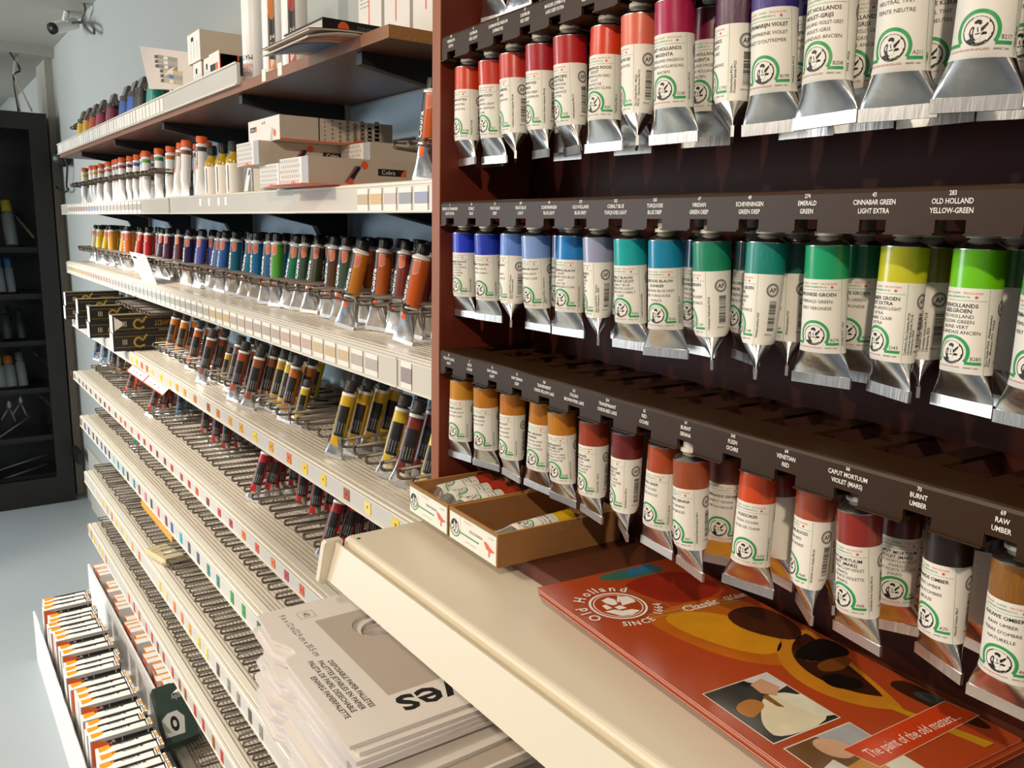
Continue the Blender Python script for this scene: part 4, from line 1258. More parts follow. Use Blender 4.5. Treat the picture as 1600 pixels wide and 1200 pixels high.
def small_tube(style, seed):
    S = Surf(SR, SL, 0.076, 0.110, seed)
    b = LB()
    c1 = mat('tube_colour_slot', 'c06020', .35)

    def cob(th, d):
        g = math.degrees(th)
        if d < .0035: return whitep
        if d < .064:
            if -50 < g < 0: return blackp
            return c1
        if d < .071: return blackp if int(d * 1000) % 3 else whitep
        if -22 < g < 22 and d < .083: return orange
        return foil

    def rem(th, d):
        g = math.degrees(th)
        if d < .006: return whitep
        if d < .022: return c1
        if d < .074:
            if g < -52 and g > -90: return whitep if .03 < d < .06 else c1
            if -52 <= g < -30: return c1
            if -30 <= g < 75: return blackp
            return c1
        if d < .092 and -40 < g < 30: return c1
        return foil

    def wht(th, d):
        g = math.degrees(th)
        if d < .006: return whitep
        if d < .016: return c1
        if -40 < g < 0 and d < .045: return blackp
        if -36 < g < -4 and .045 <= d < .056: return orange
        if .0465 < d < .0475: return blackp
        return whitep
    fn = {'cob': cob, 'rem': rem, 'wht': wht}[style]
    # the colour slot must be slot 0
    skin(b, S, 0.030, 0.0302, 1, 3, -.001, c1)
    skin(b, S, 0.0, 0.110, 44, 36, 0, foil, matf=fn)
    w_ = SR * PI / 2
    b.box(-w_, w_, -.0009, .0009, 0, SL - .1095, whitep if style == 'wht' else foil2)
    b.lathe([(SR, SL), (SR * .9, SL + .001), (.0065, SL + .003), (.006, SL + .006)], whitep if style != 'rem' else foil, 16)
    vert = lambda x0, d0, h: (lambda x, y: S((x0 + 0) / SR + (-y) / SR, d0 - x, .0002))
    if style == 'cob':
        tagp = [(0, .005), (50, .005), (50, .017), (44, .0205), (30, .0225), (10, .0228), (2, .0215), (0, .018)]
        for e, k_, m_ in ((.00008, 0, whitep), (.00016, .0007, orange)):
            for gi in range(10):
                ga, gb = 1 + 4.8 * gi + k_ * 1500, 1 + 4.8 * (gi + 1) - (k_ * 1500 if gi == 9 else 0)
                f_ = lambda g: (.0225 - .012 * max(0, 1 - g / 16) ** 2 - .004 * max(0, (g - 20) / 30) ** 2) - k_
                b.add([S(math.radians(g), d, e) for g, d in ((ga, f_(ga)), (gb, f_(gb)), (gb, .0042 + k_), (ga, .0042 + k_))], [(0, 1, 2, 3)], m_)
        b.text('Cobra', .0092, whitep, lambda x, y: S(math.radians(-8) - y / SR, .060 - x, .0002), 0, 0, 'L', fit=.050, bold=True)
    elif style == 'rem':
        for q in range(4):
            b.text('oil colour ' * 2, .0016, cream, lambda x, y, q=q: S(math.radians(62 - 22 * q) - y / SR, .070 - x, .0002), 0, 0, 'L', fit=.040)
        b.text('R', .010, cream, lambda x, y: S(math.radians(-60) + x / SR, .030 - y, .0002), 0, 0, bold=True)
    else:
        b.text('Cobra', .0070, whitep, lambda x, y: S(math.radians(-10) - y / SR, .043 - x, .0002), 0, 0, 'L', fit=.026, bold=True)
    return b.mesh('tube_body')


capgrey = mat('dark_grey_cap', '4a4642', .45)
caporange = mat('orange_cap', 'e8641c', .4)


def cap_mesh(m, r, h, name='cap'):
    b = LB()
    n = 30
    prof = []
    b.lathe([(r, SL + .004), (r, SL + .004 + h * .9), (r * .92, SL + .004 + h), (r * .3, SL + .0042 + h)], m, 18)
    for i in range(18):
        a = 2 * PI * i / 18
        c, s_ = math.cos(a), math.sin(a)
        b.box(-.0005, .0005, r - .0002, r + .0005, SL + .005, SL + .004 + h * .85, m, lambda p, c=c, s_=s_: (p[0] * c - p[1] * s_, p[0] * s_ + p[1] * c, p[2]))
    return b.mesh(name)


ST = {k: [small_tube(k, 20 + i) for i in range(3)] for k in ('cob', 'rem', 'wht')}
CAPS = {'cob': cap_mesh(blackp, .0088, .013), 'rem': cap_mesh(capgrey, .0102, .017), 'wht': cap_mesh(caporange, .0116, .014), 'small': cap_mesh(mat('pale_cap', 'b8b2a8', .4), .008, .012)}
PT = {}


def put_tube(style, x, y, z, colour, label, group, yaw=25, back=8, side=0, scale=1.0, cap=None):
    t = thing('paint_tube', label, 'paint tube', (x, y, z), group=group)
    t.rotation_euler = (Matrix.Rotation(math.radians(-back), 3, 'X') @ Matrix.Rotation(math.radians(side), 3, 'Y') @ Matrix.Rotation(math.radians(yaw), 3, 'Z')).to_euler()
    t.scale = (scale,) * 3
    share('tube_body', random.choice(ST[style]), t, (0, 0, 0), {0: mat('tube_' + colour, colour, .35)})
    share('cap', CAPS[cap or style], t)


used_ = set()


def snap(x, x0, pitch):
    """middle of the gap between two prongs nearest to x"""
    k = max(0, round((x - x0) / pitch - .58))
    while (x0, k) in used_:
        k += 1 if k < 8 else -1
    used_.add((x0, k))
    return x0 + (k + .58) * pitch


# black-capped tubes, third shelf: front row and back row
C3 = [(137, 'd8cf9c', 'cream'), (145, 'dcd8b0', 'ivory'), (155, 'e2c21c', 'lemon yellow'), (164, 'e0bc1a', 'yellow'), (177, 'e0981c', 'amber'), (190, 'e09018', 'golden'), (203, 'd2702a', 'orange-ochre'), (214, 'c2281c', 'bright red'), (232, 'b02222', 'crimson'),
      (249, '3f1f3f', 'plum'), (266, '4a1f3a', 'wine'), (280, '5a1f2c', 'maroon'), (292, '2a2450', 'navy violet'), (303, '4a52a0', 'lilac blue'), (312, '4650a4', 'blue violet'), (331, '5a80ba', 'mid blue'), (346, '2f5fa8', 'royal blue'), (364, '16647e', 'dark teal'), (382, '177a96', 'teal'),
      (400, '186d9c', 'turquoise'), (421, '1f5f98', 'cobalt'), (438, '4f9a30', 'leaf green'), (460, '157a52', 'emerald'), (476, '2a4a38', 'dark green'), (494, '3f4226', 'olive'), (512, '5a3a20', 'dark brown'), (530, '3f5a4c', 'grey green'), (548, 'c47a20', 'ochre'), (576, 'b0601c', 'brown-orange'),
      (597, 'b85a20', 'rust'), (615, '7a2a1c', 'red-brown'), (640, 'd2601c', 'vivid orange'), (663, '6a241c', 'dark maroon')]
for i, (u, c, n) in enumerate(C3):
    y = 0.598 + random.uniform(-.012, .008)
    if i in (27, 31):
        y = .562
    x = xat(u, y + .01, Z[3] + .06)
    x = snap(x, -3.76, .0496)
    put_tube('cob', x, y, Z[3] + .0015, c, 'black-capped %s tube, %s from left in the front row' % (n, nth(i)), 'tubes on the third shelf', 22 + random.uniform(-10, 14), random.uniform(3, 12), random.uniform(-3, 7) + (9 if i in (27, 31) else 0), 1.09)
    for r_ in range(2):
        yy = y + .031 * (r_ + 1) + (.03 if y < .58 else 0)
        if yy < .70:
            put_tube('cob', x + random.uniform(-.003, .003), yy + .004, Z[3] + .0015, c, 'black-capped %s tube in row %s behind the front one, third shelf' % (n, ('two', 'three')[r_]), 'tubes on the third shelf', 22 + random.uniform(-6, 6), 5, random.uniform(-1, 2), 1.09)

# orange-capped white tubes, second shelf
C2 = [(124, 'e6cc20'), (139, 'd8d0b0'), (149, 'd8a020'), (158, 'd87a20'), (169, 'd0602a'), (182, 'c23a22'), (192, 'b02828'), (203, '5a2050'), (212, '4a4a90'), (222, '3a6ab0'), (229, '2a9ac0'), (238, '60b030'), (249, '2a8a50'), (257, '6a5a30'), (272, 'a05a20'), (291, 'c06a2a'), (300, '7a3a22'), (309, '4a3a30'), (320, '303030')]
for i, (u, c) in enumerate(C2):
    y = .572 + random.uniform(-.006, .010)
    x = snap(xat(u, y, Z[2] + .06), -3.76, .042)
    put_tube('wht', x, y, Z[2] + .0015, c, 'white tube with orange cap on the second shelf, %s from the left' % nth(i), 'white tubes on the second shelf', 20 + random.uniform(-14, 20), random.uniform(0, 7), random.uniform(-4, 6) + (10 if i == 18 else 0), 1.02)
    if i % 2 == 0:
        put_tube('wht', x + .006, y + .05, Z[2] + .0015, c, 'white orange-capped tube behind the %s of the second shelf' % nth(i), 'white tubes on the second shelf', 20, 2, random.uniform(-3, 3), 1.02)

# dark-capped tubes, fourth shelf: files of tubes between the prongs
C4 = [(262, 'c2711c', 'orange', 2, 1.0), (281, 'd27a22', 'orange-brown', 2, 1), (300, 'b0561c', 'rust', 3, 1), (319, '7a3a1c', 'dark sienna', 2, 1), (347, 'c9a020', 'small amber', 1, .7), (366, '6a4a30', 'umber', 3, 1), (386, '8a4a24', 'brown', 3, 1), (404, '5a3a2a', 'dark umber', 2, 1), (384, 'a04a1c', 'russet', 2, 1),
      (428, 'c2901c', 'golden', 3, 1), (452, 'b0601c', 'copper', 2, 1), (462, 'd2b41c', 'small lemon', 1, .7), (476, 'd0b418', 'yellow', 3, 1), (522, 'd8a81a', 'sunny yellow', 4, 1), (548, 'c8941a', 'deep yellow', 3, 1), (612, 'd2b030', 'pale gold', 2, 1), (632, '7a2a20', 'dark red', 3, 1), (662, 'd8c060', 'straw', 2, .8)]
for i, (u, c, n, cnt, s_) in enumerate(C4):
    y = 0.556 if i in (13, 6, 3, 8) else 0.585 + random.uniform(-.01, .015)
    x = snap(xat(u, y + .01, Z[4] + .05), -3.70, .0496)
    for r_ in range(cnt):
        put_tube('rem', x + random.uniform(-.002, .002), y + .030 * r_, Z[4] + .0015, c, ('dark-capped %s tube, %s from left in front on the amber-card shelf' % (n, nth(i))) if r_ == 0 else 'dark-capped %s tube, %s behind the front one, amber-card shelf' % (n, ORD[r_ - 1]),
                 'tubes on the amber-card shelf', 28 + random.uniform(-8, 8), 15, 3, s_)
for i, u in enumerate((148, 164, 179, 214, 228, 242, 255)):
    y = .655
    put_tube('rem', -3.66 + .125 * i, y + .03, Z[4] + .0015, 'b8b4ac' if i < 3 else ('56504a', '4a4c50')[i % 2], 'grey-capped tube standing behind the black cartons, %s from the left' % nth(i), 'tubes behind the black cartons', 25, 2, 0, 1.02, 'small' if i == 0 else None)

# tubes deep in the lower shelves
LOW = {5: [(160, '2a5f94'), (172, '2f6fa0'), (186, '6a3a1c'), (196, '8a5a1c'), (209, 'd2441c'), (246, 'c23a1c'), (276, '8a1f1c'), (292, '3f6f9a'), (332, '9a3f36'), (350, 'a02a22'), (366, '8a2a20'), (412, 'b02020'), (432, '8a1c1c'), (452, '9a2222'), (487, 'b0242a'), (508, 'b02424'), (526, '9c2020'), (548, 'b42a20'), (575, 'a02020')],
       6: [(158, '2a2f9c'), (204, '5aa0cc'), (212, '3f8aaa'), (221, '1a8a5a'), (240, '2a4fa0'), (252, '2c2428'), (275, '8a2a6a'), (303, '1f5fb0'), (317, '20407a'), (342, '203f80'), (386, '157a8a'), (402, '2f9a30'), (414, '2f9a2c'), (440, '157a6a'), (470, '2a8a3a')],
       7: [(190, 'e2c21c'), (212, 'd8d2c0'), (262, '4a6f9a'), (333, 'd2602a'), (352, '3a9a3a'), (366, '206f7a'), (412, '2f9a44')],
       8: [(170, 'd8d4c8'), (232, '7a9ab0'), (262, 'c08030'), (305, 'b0a898'), (360, '8a5a3a')]}
SHN = {5: 'red-card', 6: 'blue-card', 7: 'pale-yellow-card', 8: 'pink-card'}
for sh, lst in LOW.items():
    for i, (u, c) in enumerate(lst):
        fwd = (sh, i) in ((5, 4), (5, 5), (5, 11), (6, 3), (5, 16))
        y = .585 if fwd else .645
        x = xat(u, y + .03, Z[sh] + .06)
        for r_ in range(2 if i % 3 else 3):
            if y + .032 * r_ < .70:
                put_tube('rem', x + .003 * r_, y + .032 * r_, Z[sh] + .0015, c, ('dark-capped tube on the %s shelf, %s from the left' % (SHN[sh], nth(i))) if r_ == 0 else 'dark-capped tube %s behind the %s on the %s shelf' % (('one', 'two')[r_ - 1], nth(i), SHN[sh]),
                         'tubes on the %s shelf' % SHN[sh], 30, (20 if fwd else 10), random.uniform(-2, 4), 1.0 if sh < 7 else .95, 'small' if (i + sh) % 4 == 0 else None)

# acrylic tubes upside down on the top shelf
for i, (u, c, n) in enumerate(((127, 'd8b41c', 'yellow'), (136, 'd8a01c', 'amber'), (146, 'c24a22', 'orange-red'), (157, 'a02a4a', 'crimson'), (173, '8a2a4a', 'burgundy'), (194, '1f5fb0', 'blue'), (207, '2f5fc0', 'bright blue'), (218, '2a2c34', 'black'), (238, '1f9a8a', 'teal'))):
    x = xat(u, .552, 1.96)
    t = thing('acrylic_tube', 'upside-down %s acrylic tube on the wooden top shelf behind its labels' % n, 'paint tube', (x, .552, 1.9005), (math.radians(-6), 0, 0), 'acrylic tubes on the top shelf')
    b = LB(); b.lathe([(.0205, .020), (.021, .07), (.0195, .088)], mat('tube_' + c, c, .35), 16); b.lathe([(.0197, .088), (.0197, .102)], blackp, 16)
    b.prism([(-.019, .102), (.019, .102), (.026, .132), (-.026, .132)], lambda q: (q[0], -.012 + (q[1] - .102) * .24, q[1]), lambda q: (q[0], .012 - (q[1] - .102) * .24, q[1]), foil); b.build('tube_body', t)
    b = LB(); b.lathe([(.0195, 0), (.0195, .019), (.015, .0198)], blackp, 16); b.build('cap', t)

# ---------------------------------------------------------------- cartons and bottles on the two upper shelves
boxw = mat('carton_white', 'e4ddd4', .5, 0, .02, 8)
boxb = mat('carton_beige_side', 'c9baa8', .55, 0, .03, 8)
hexm = mat('carton_pattern_grey', 'b9b4ae', .5)
greyband = mat('carton_grey_band', 'a8aaac', .5)


def logo(b, fr, x, y, w_, h):
    rect(b, lambda p, q: fr(p, q, .0003), x, x + w_, y, y + h, blackp)
    disc(b, lambda p, q: fr(p, q, .0005), x + w_, y, h * .95, orange, 10, 0, PI / 2, PI)
    b.text('Cobra', h * .6, white, lambda p, q: fr(p, q, .0006), x + w_ * .36, y + h * .22, fit=w_ * .6)


def long_carton(x0, x1, y0, y1, z0, z1, label, side=True, dots=False, wide=False):
    t = thing('carton', label, 'carton', ((x0 + x1) / 2, (y0 + y1) / 2, z0), group='paint set cartons on the second shelf')
    b = MB(); b.box(x0, x1, y0, y1, z0, z1, boxb); b.build('box', t)
    b = MB()
    h = z1 - z0
    fe = frame((x0, y0, z0), (1, 0, 0), (0, 0, 1))
    W = x1 - x0
    if not wide:
        rect(b, lambda p, q: fe(p, q, .0002), 0, W * .78, 0, h, boxw)
        rect(b, lambda p, q: fe(p, q, .0002), W * .78, W, 0, h, greyband)
        for i in range(9):
            for j in range(5):
                disc(b, lambda p, q: fe(p, q, .0004), W * .04 + W * .075 * i + (W * .037 if j % 2 else 0), h * (.12 + .19 * j), h * .085, hexm, 6)
        b.poly([fe(p, q, .0006) for p, q in ((0, 0), (W * .9, 0), (W * .55, h * .05), (W * .48, h * .16), (W * .40, h * .05))], orange)
    else:
        rect(b, lambda p, q: fe(p, q, .0002), 0, W, 0, h, boxw)
        logo(b, fe, W * .06, h * .5, W * .22, h * .22)
        b.text('set 40', h * .12, ink, lambda p, q: fe(p, q, .0004), W * .5, h * .75)
        disc(b, lambda p, q: fe(p, q, .0004), W * .85, h * .3, h * .16, orange, 12)
        b.poly([fe(p, q, .0004) for p, q in ((W * .7, h * .05), (W * .76, h * .02), (W * .82, h * .5), (W * .76, h * .55))], hexm)
    b.build('end_print', t)
    b = MB()
    fs = frame((x1, y0, z0), (0, 1, 0), (0, 0, 1))
    L = y1 - y0
    if dots:
        rect(b, lambda p, q: fs(p, q, .0002), .065, .067, 0, h, ink)
        for i in range(8):
            for j in range(5):
                disc(b, lambda p, q: fs(p, q, .0003), .076 + .0135 * i, h * (.12 + .18 * j + (.09 if i % 2 else 0)), .0016 + .0007 * i, mat('carton_dot', '8a7c6e', .5), 6)
        rect(b, lambda p, q: fs(p, q, .0002), .178, L, 0, h, mat('carton_dark_band', '8a7e74', .5))
        b.poly([fs(p, q, .0004) for p, q in ((.05, 0), (.16, 0), (.145, h * .08), (.135, h * .22), (.125, h * .08))], orange)
        rect(b, lambda p, q: fs(p, q, .0003), 0, L, 0, h * .05, orange)
    elif side:
        # tube drawing with orange smear, then the name
        b.poly([fs(p, q, .0003) for p, q in ((.055, h * .10), (.070, h * .18), (.083, h * .75), (.072, h * .72))], mat('print_mauve', '8a5a70', .5))
        b.poly([fs(p, q, .0004) for p, q in ((.064, h * .30), (.070, h * .24), (.082, h * .66), (.077, h * .72))], blackp)
        b.poly([fs(p, q, .0004) for p, q in ((.058, h * .06), (.068, h * .02), (.071, h * .2), (.063, h * .24))], orange)
        disc(b, lambda p, q: fs(p, q, .0005), .088, h * .78, h * .15, orange, 12)
        logo(b, fs, .110, h * .42, .048, h * .26)
        for i, c in enumerate(('d8d0c0', 'e0c030', 'e08030', 'd04030', 'b03030', '5a3a60', '30406a', '2a2a2a')):
            disc(b, lambda p, q: fs(p, q, .0003), .175 + .010 * i, h * .66, .0035, mat('dot_' + c, c, .5), 10)
    b.build('side_print', t)


z2 = Z[2] + .001
long_carton(-1.290, -1.177, .478, .735, z2, z2 + .039, 'front carton of the stack, patterned white end and paint-tube picture on its side')
long_carton(-1.410, -1.297, .488, .735, z2, z2 + .036, 'low patterned carton left of the front one on the second shelf')
long_carton(-1.495, -1.383, .478, .735, z2 + .0365, z2 + .0745, 'carton lying across the middle of the stack on the second shelf')
long_carton(-1.380, -1.268, .62, .735, z2 + .0365, z2 + .0745, 'short carton at the back of the stack, under the top box', False)
long_carton(-1.495, -1.345, .50, .70, z2 + .075, z2 + .113, 'topmost carton of the stack, with grey dots on its beige side', dots=True, wide=True)
b = MB(); b.box(-1.53, -1.415, .56, .73, z2, z2 + .036, boxb); b.build('carton', label='plain beige carton supporting the stack at its left', cat='carton')
t = thing('leaflet', 'orange and white leaflet lying under the front carton and over the shelf edge', 'leaflet', (-1.29, .5, z2 - .001))
b = MB(); b.box(-1.30, -1.165, .462, .60, z2 - .0008, z2 - .0001, orange); b.build('sheet', t)
t = thing('price_card', 'small white card leaning beside the bottles on the second shelf', 'card', (-1.585, .52, z2))
b = MB(); b.add([(-1.615, .527, z2), (-1.575, .521, z2), (-1.575, .545, z2 + .125), (-1.615, .551, z2 + .125), (-1.615, .5285, z2), (-1.575, .5225, z2), (-1.575, .5465, z2 + .125), (-1.615, .5525, z2 + .125)], [(0, 1, 2, 3), (7, 6, 5, 4), (0, 4, 5, 1), (1, 5, 6, 2), (2, 6, 7, 3), (3, 7, 4, 0)], white)
f = frame((-1.615, .5268, z2), (.04, -.006, 0), (0, .024, .125), .0004)
disc(b, f, .014, .082, .009, mat('pink_print', 'c2456a', .5), 12, .006); rect(b, f, .022, .030, .030, .040, blackp); rect(b, f, .030, .034, .030, .040, orange)
b.build('sheet', t)
# two loose tubes at the right end of the second shelf
for i, (x, y) in enumerate(((-1.00, .565), (-.965, .60))):
    put_tube('cob', x, y, z2 + .0005, 'd2601c' if i == 0 else 'c8c4bc', ('orange', 'silver')[i] + ' black-capped tube behind the four prongs by the brown panel', 'tubes by the brown panel', 20, 4, 6)

oil = mat('amber_oil', '8a5a16', .15, 0, .05)
oil2 = mat('yellow_oil', 'b8962a', .15, 0, .05)


def bottle(x, y, z, r, h, label, liquid, lab_h, cap_h=.02):
    t = thing('medium_bottle', label, 'bottle', (x, y, z), group='bottles of painting medium')
    b = LB(); b.lathe([(r, 0), (r, h * .62), (r * .94, h * .68), (r * .42, h * .76), (r * .42, h * .82)], liquid, 20); b.build('glass_body', t)
    b = LB(); b.lathe([(r + .0004, .002), (r + .0004, lab_h)], white, 20)
    fr = lambda p, q: ((r + .0006) * math.sin(p / r), -(r + .0006) * math.cos(p / r), q)
    rect(b, fr, .006, .0085, .008, lab_h - .004, blackp); rect(b, fr, .006, .0085, .004, .010, orange)
    disc(b, fr, -.006, lab_h * .7, .004, mat('pink_print', 'c2456a', .5), 10)
    b.build('label', t)
    b = LB(); b.lathe([(r * .55, h * .80), (r * .58, h * .80 + cap_h), (r * .5, h * .80 + cap_h + .001)], blackp, 20)
    for i in range(20):
        a = 2 * PI * i / 20
        b.box(-.0006, .0006, r * .56, r * .61, h * .80 + .002, h * .80 + cap_h - .002, blackp, lambda p, a=a: (p[0] * math.cos(a) - p[1] * math.sin(a), p[0] * math.sin(a) + p[1] * math.cos(a), p[2]))
    b.build('cap', t)


for i, u in enumerate((333, 350, 367)):
    y = .565
    bottle(xat(u, y, z2 + .04), y, z2 - .0005, .0175, .108, ('left', 'middle', 'right')[i] + ' of three small black-capped bottles with white labels', oil2, .062)
bottle(xat(393, .60, z2 + .06), .625, z2 - .0005, .026, .152, 'larger amber bottle with ridged black cap behind the cartons', oil, .08, .026)

# top shelf: cartons, picture card, cans, books
z1 = 1.9005


def end_carton(x0, x1, y0, y1, za, zb, label, printed):
    t = thing('carton', label, 'carton', ((x0 + x1) / 2, (y0 + y1) / 2, za), group='cartons on the top shelf')
    b = MB(); b.box(x0, x1, y0, y1, za, zb, boxb); b.build('box', t)
    b = MB(); fe = frame((x0, y0, za), (1, 0, 0), (0, 0, 1)); W, h = x1 - x0, zb - za
    rect(b, lambda p, q: fe(p, q, .0003), 0, W, 0, h, white)
    if printed:
        rect(b, lambda p, q: fe(p, q, .0005), W * .1, W * .6, h * .58, h * .74, blackp); rect(b, lambda p, q: fe(p, q, .0006), W * .6, W * .85, h * .58, h * .74, orange)
        for k in range(4):
            b.text('set van tubes', h * .06, redink if k < 2 else ink, lambda p, q: fe(p, q, .0005), W * .5, h * (.46 - .1 * k), fit=W * .6)
    else:
        for k in range(3):
            b.text('12 x olieverf tube', h * .07, ink, lambda p, q, k=k: fe(W * (.25 + .25 * k) + q, h * .1 + p, .0005), 0, 0, 'L', fit=h * .6)
        rect(b, lambda p, q: fe(p, q, .0005), W * .3, W * .5, h * .72, h * .86, blackp)
    b.build('end_label', t)
    if printed:
        b = MB(); fs = frame((x1, y0, za), (0, 1, 0), (0, 0, 1)); L = y1 - y0
        rect(b, lambda p, q: fs(p, q, .0003), 0, L, h * .45, h * .92, blackp)
        disc(b, lambda p, q: fs(p, q, .0004), 0.002, h * .92, h * .46, orange, 12, 0, -PI / 2, 0, 1)
        rect(b, lambda p, q: fs(p, q, .0004), 0.0, .035, h * .46, h * .92, orange)
        b.text('Cobra', h * .3, white, lambda p, q: fs(L * .62 - p, h * .80 - q, .0006), 0, 0, fit=.09)
        b.build('side_print', t)


yb_ = .535
xs_ = [xat(u, yb_, 1.94) for u in (303, 316, 318, 330, 331, 347)]
end_carton(xs_[0], xs_[1], yb_, .74, z1, z1 + .080, 'lower left carton of the white stack on the top shelf', False)
end_carton(xs_[2], xs_[3], yb_ + .002, .74, z1, z1 + .080, 'middle white-ended carton between its neighbours on the top shelf', False)
end_carton(xs_[4], xs_[5], yb_ - .004, .74, z1, z1 + .0800, 'carton with black and orange side print on the top shelf', True)
end_carton(xat(297, yb_, 2.0), xat(316, yb_, 2.0), yb_ - .004, .74, z1 + .0805, z1 + .140, 'large beige carton lying on top of the white cartons', False)

t = thing('picture_card', 'tilted beige card with a picture of paint tubes on the top shelf', 'card', (-2.2, .6, 1.95))
A, Bq, Cq, Dq = ony(233, 139, .536), ony(304, 141, .530), ony(299, 82, .545), ony(218, 72, .560)
ex_ = (Bq - A); ey_ = (Dq - A)
nn = ex_.cross(ey_).normalized()
b = MB(); pts = [A, Bq, Cq, Dq]; q4 = [p - nn * .002 for p in pts]
b.add(pts + q4, [(0, 1, 2, 3), (7, 6, 5, 4), (0, 4, 5, 1), (1, 5, 6, 2), (2, 6, 7, 3), (3, 7, 4, 0)], mat('beige_card', 'cfc0b2', .6))
fc = lambda x, y, e=1: A + ex_ * x + ey_ * y + nn * .0003 * e + (Cq - Bq - ey_) * x * y
for i in range(6):
    y0 = .16 + .115 * i
    x0 = .40 + .03 * (i % 3) - .02 * i
    col = ('a89a80', '8f8a80', 'b8a070', '7a7266', '9a9080', '8a8478')[i]
    b.poly([fc(x, y) for x, y in ((x0, y0), (x0 + .38, y0 - .05), (x0 + .40, y0 + .07), (x0 + .02, y0 + .10))], mat('sketch_' + col, col, .6))
    b.poly([fc(x, y, 2) for x, y in ((x0 - .07, y0 + .01), (x0, y0), (x0 + .02, y0 + .09), (x0 - .05, y0 + .08))], mat('sketch_dark', '4a443c', .6))
    b.poly([fc(x, y, 2) for x, y in ((x0 + .12, y0 + .0), (x0 + .2, y0 - .01), (x0 + .22, y0 + .07), (x0 + .14, y0 + .08))], mat('sketch_blue' if i == 1 else 'sketch_light', '3f5f9a' if i == 1 else 'd8ccb8', .6))
b.build('card', t)
b = MB(); b.tube([ony(268, 154, .540), ony(268, 139, .537)], .004, whitep, 8); b.build('stand', t)


def can(u, y, r, h, label, txt, strip):
    x = xat(u, y, 1.95)
    t = thing('spray_can', label, 'can', (x, y, z1), (0, 0, math.radians(28)), 'white cans on the top shelf')
    b = LB(); b.lathe([(r * .96, .0005), (r, .003), (r, h), (r * .8, h + .012), (r * .5, h + .018)], whitep, 28); b.build('body', t)
    b = LB(); b.lathe([(r * 1.0, 0), (r * 1.04, .002), (r * 1.04, .004), (r, .005)], steel, 28); b.build('base_ring', t)
    b = LB(); fr = lambda p, q: ((r + .0005) * math.sin(p / r), -(r + .0005) * math.cos(p / r), q)
    if strip:
        for k in range(8):
            rect(b, fr, .004 + k * .0015, .004 + (k + 1) * .0015, .030, .19, blackp)
        b.poly([fr(p, q) for p, q in ((.004, .030), (.004, .012), (.010, .016), (.016, .012), (.016, .030))], mat('can_' + strip, strip, .4))
        for k in range(8):
            rect(b, lambda p, q: fr(p, q + 0), .0045 + k * .00138, .0045 + (k + 1) * .00138, .095 + .0006 * (k - 4) ** 2, .135, mat('can_' + strip, strip, .4))
        b.text('Cobra', .010, white, lambda p, q: fr(.0145 - q, .034 + p), 0, 0, 'L', fit=.052, bold=True)
    for i, (st, m) in enumerate(txt):
        b.text(st, .0085, m, lambda p, q, i=i: fr(-.002 - p, .014 + .0145 * (len(txt) - 1 - i) - q + .008), 0, 0, fit=.03)
    b.build('print', t)


can(398, .556, .0215, .22, 'leftmost white can on the top shelf with upside-down lettering', [('MATT', ink), ('VARNISH', redink), ('0003', redink)], None)
can(430, .560, .0215, .22, 'white can with orange-tipped vertical name strip on the top shelf', [], 'e8801c')
can(461, .566, .0215, .22, 'white can with red-tipped name strip behind the magazines', [], 'c83a22')
for i, (x0, x1, tx) in enumerate(((-1.315, -1.235, 'VARNISH|SATIN'), (-1.225, -1.145, 'VARNISH|TIN'), (-1.135, -1.06, 'MEDIUM|OIL'))):
    t = thing('varnish_box', ('left', 'middle', 'right')[i] + ' of the tall printed varnish boxes behind the magazines', 'box', ((x0 + x1) / 2, .66, z1), group='varnish boxes on the top shelf')
    b = MB(); b.box(x0, x1, .625, .70, z1, z1 + .20, boxw); b.build('box', t)
    b = MB(); fe = frame((x0, .625, z1), (1, 0, 0), (0, 0, 1), .0004)
    for k in range(8):
        b.text('medium for oil paint and varnish', .0022, ink, fe, .006, .13 - .006 * k, 'L', fit=.03)
    rect(b, fe, .006, .014, .136, .138, ink); rect(b, fe, .036, .039, .05, .12, orange)
    b.build('front_print', t)
    b = MB(); fs = frame((x1, .625, z1), (0, 1, 0), (0, 0, 1), .0004)
    for k, s_ in enumerate(tx.split('|')):
        b.text(s_, .015, (redink, ink)[k], fs, .005, .088 - .024 * k, 'L', fit=.06)
    b.build('side_print', t)
t = thing('magazine', 'lower magazine hanging over the front of the wooden shelf, blue and orange back', 'magazine', (-1.17, .55, z1), group='magazines on the top shelf')
xa, xb = -1.268, -1.095


def droop(b, x0, x1, ya, yc, z, th, sag, m):
    n = 8
    p = []
    for i in range(n + 1):
        y = ya + (yc - ya) * i / n
        zz = z - sag * max(0, (.525 - y) / (.525 - ya)) ** 2
        p += [(x0, y, zz), (x1, y, zz), (x1, y, zz + th), (x0, y, zz + th)]
    fs = []
    for i in range(n):
        for k in range(4):
            j = (k + 1) % 4
            fs.append((i * 4 + k, i * 4 + j, i * 4 + 4 + j, i * 4 + 4 + k))
    b.add(p, fs + [(0, 1, 2, 3)[::-1], tuple(range(4 * n, 4 * n + 4))], m)


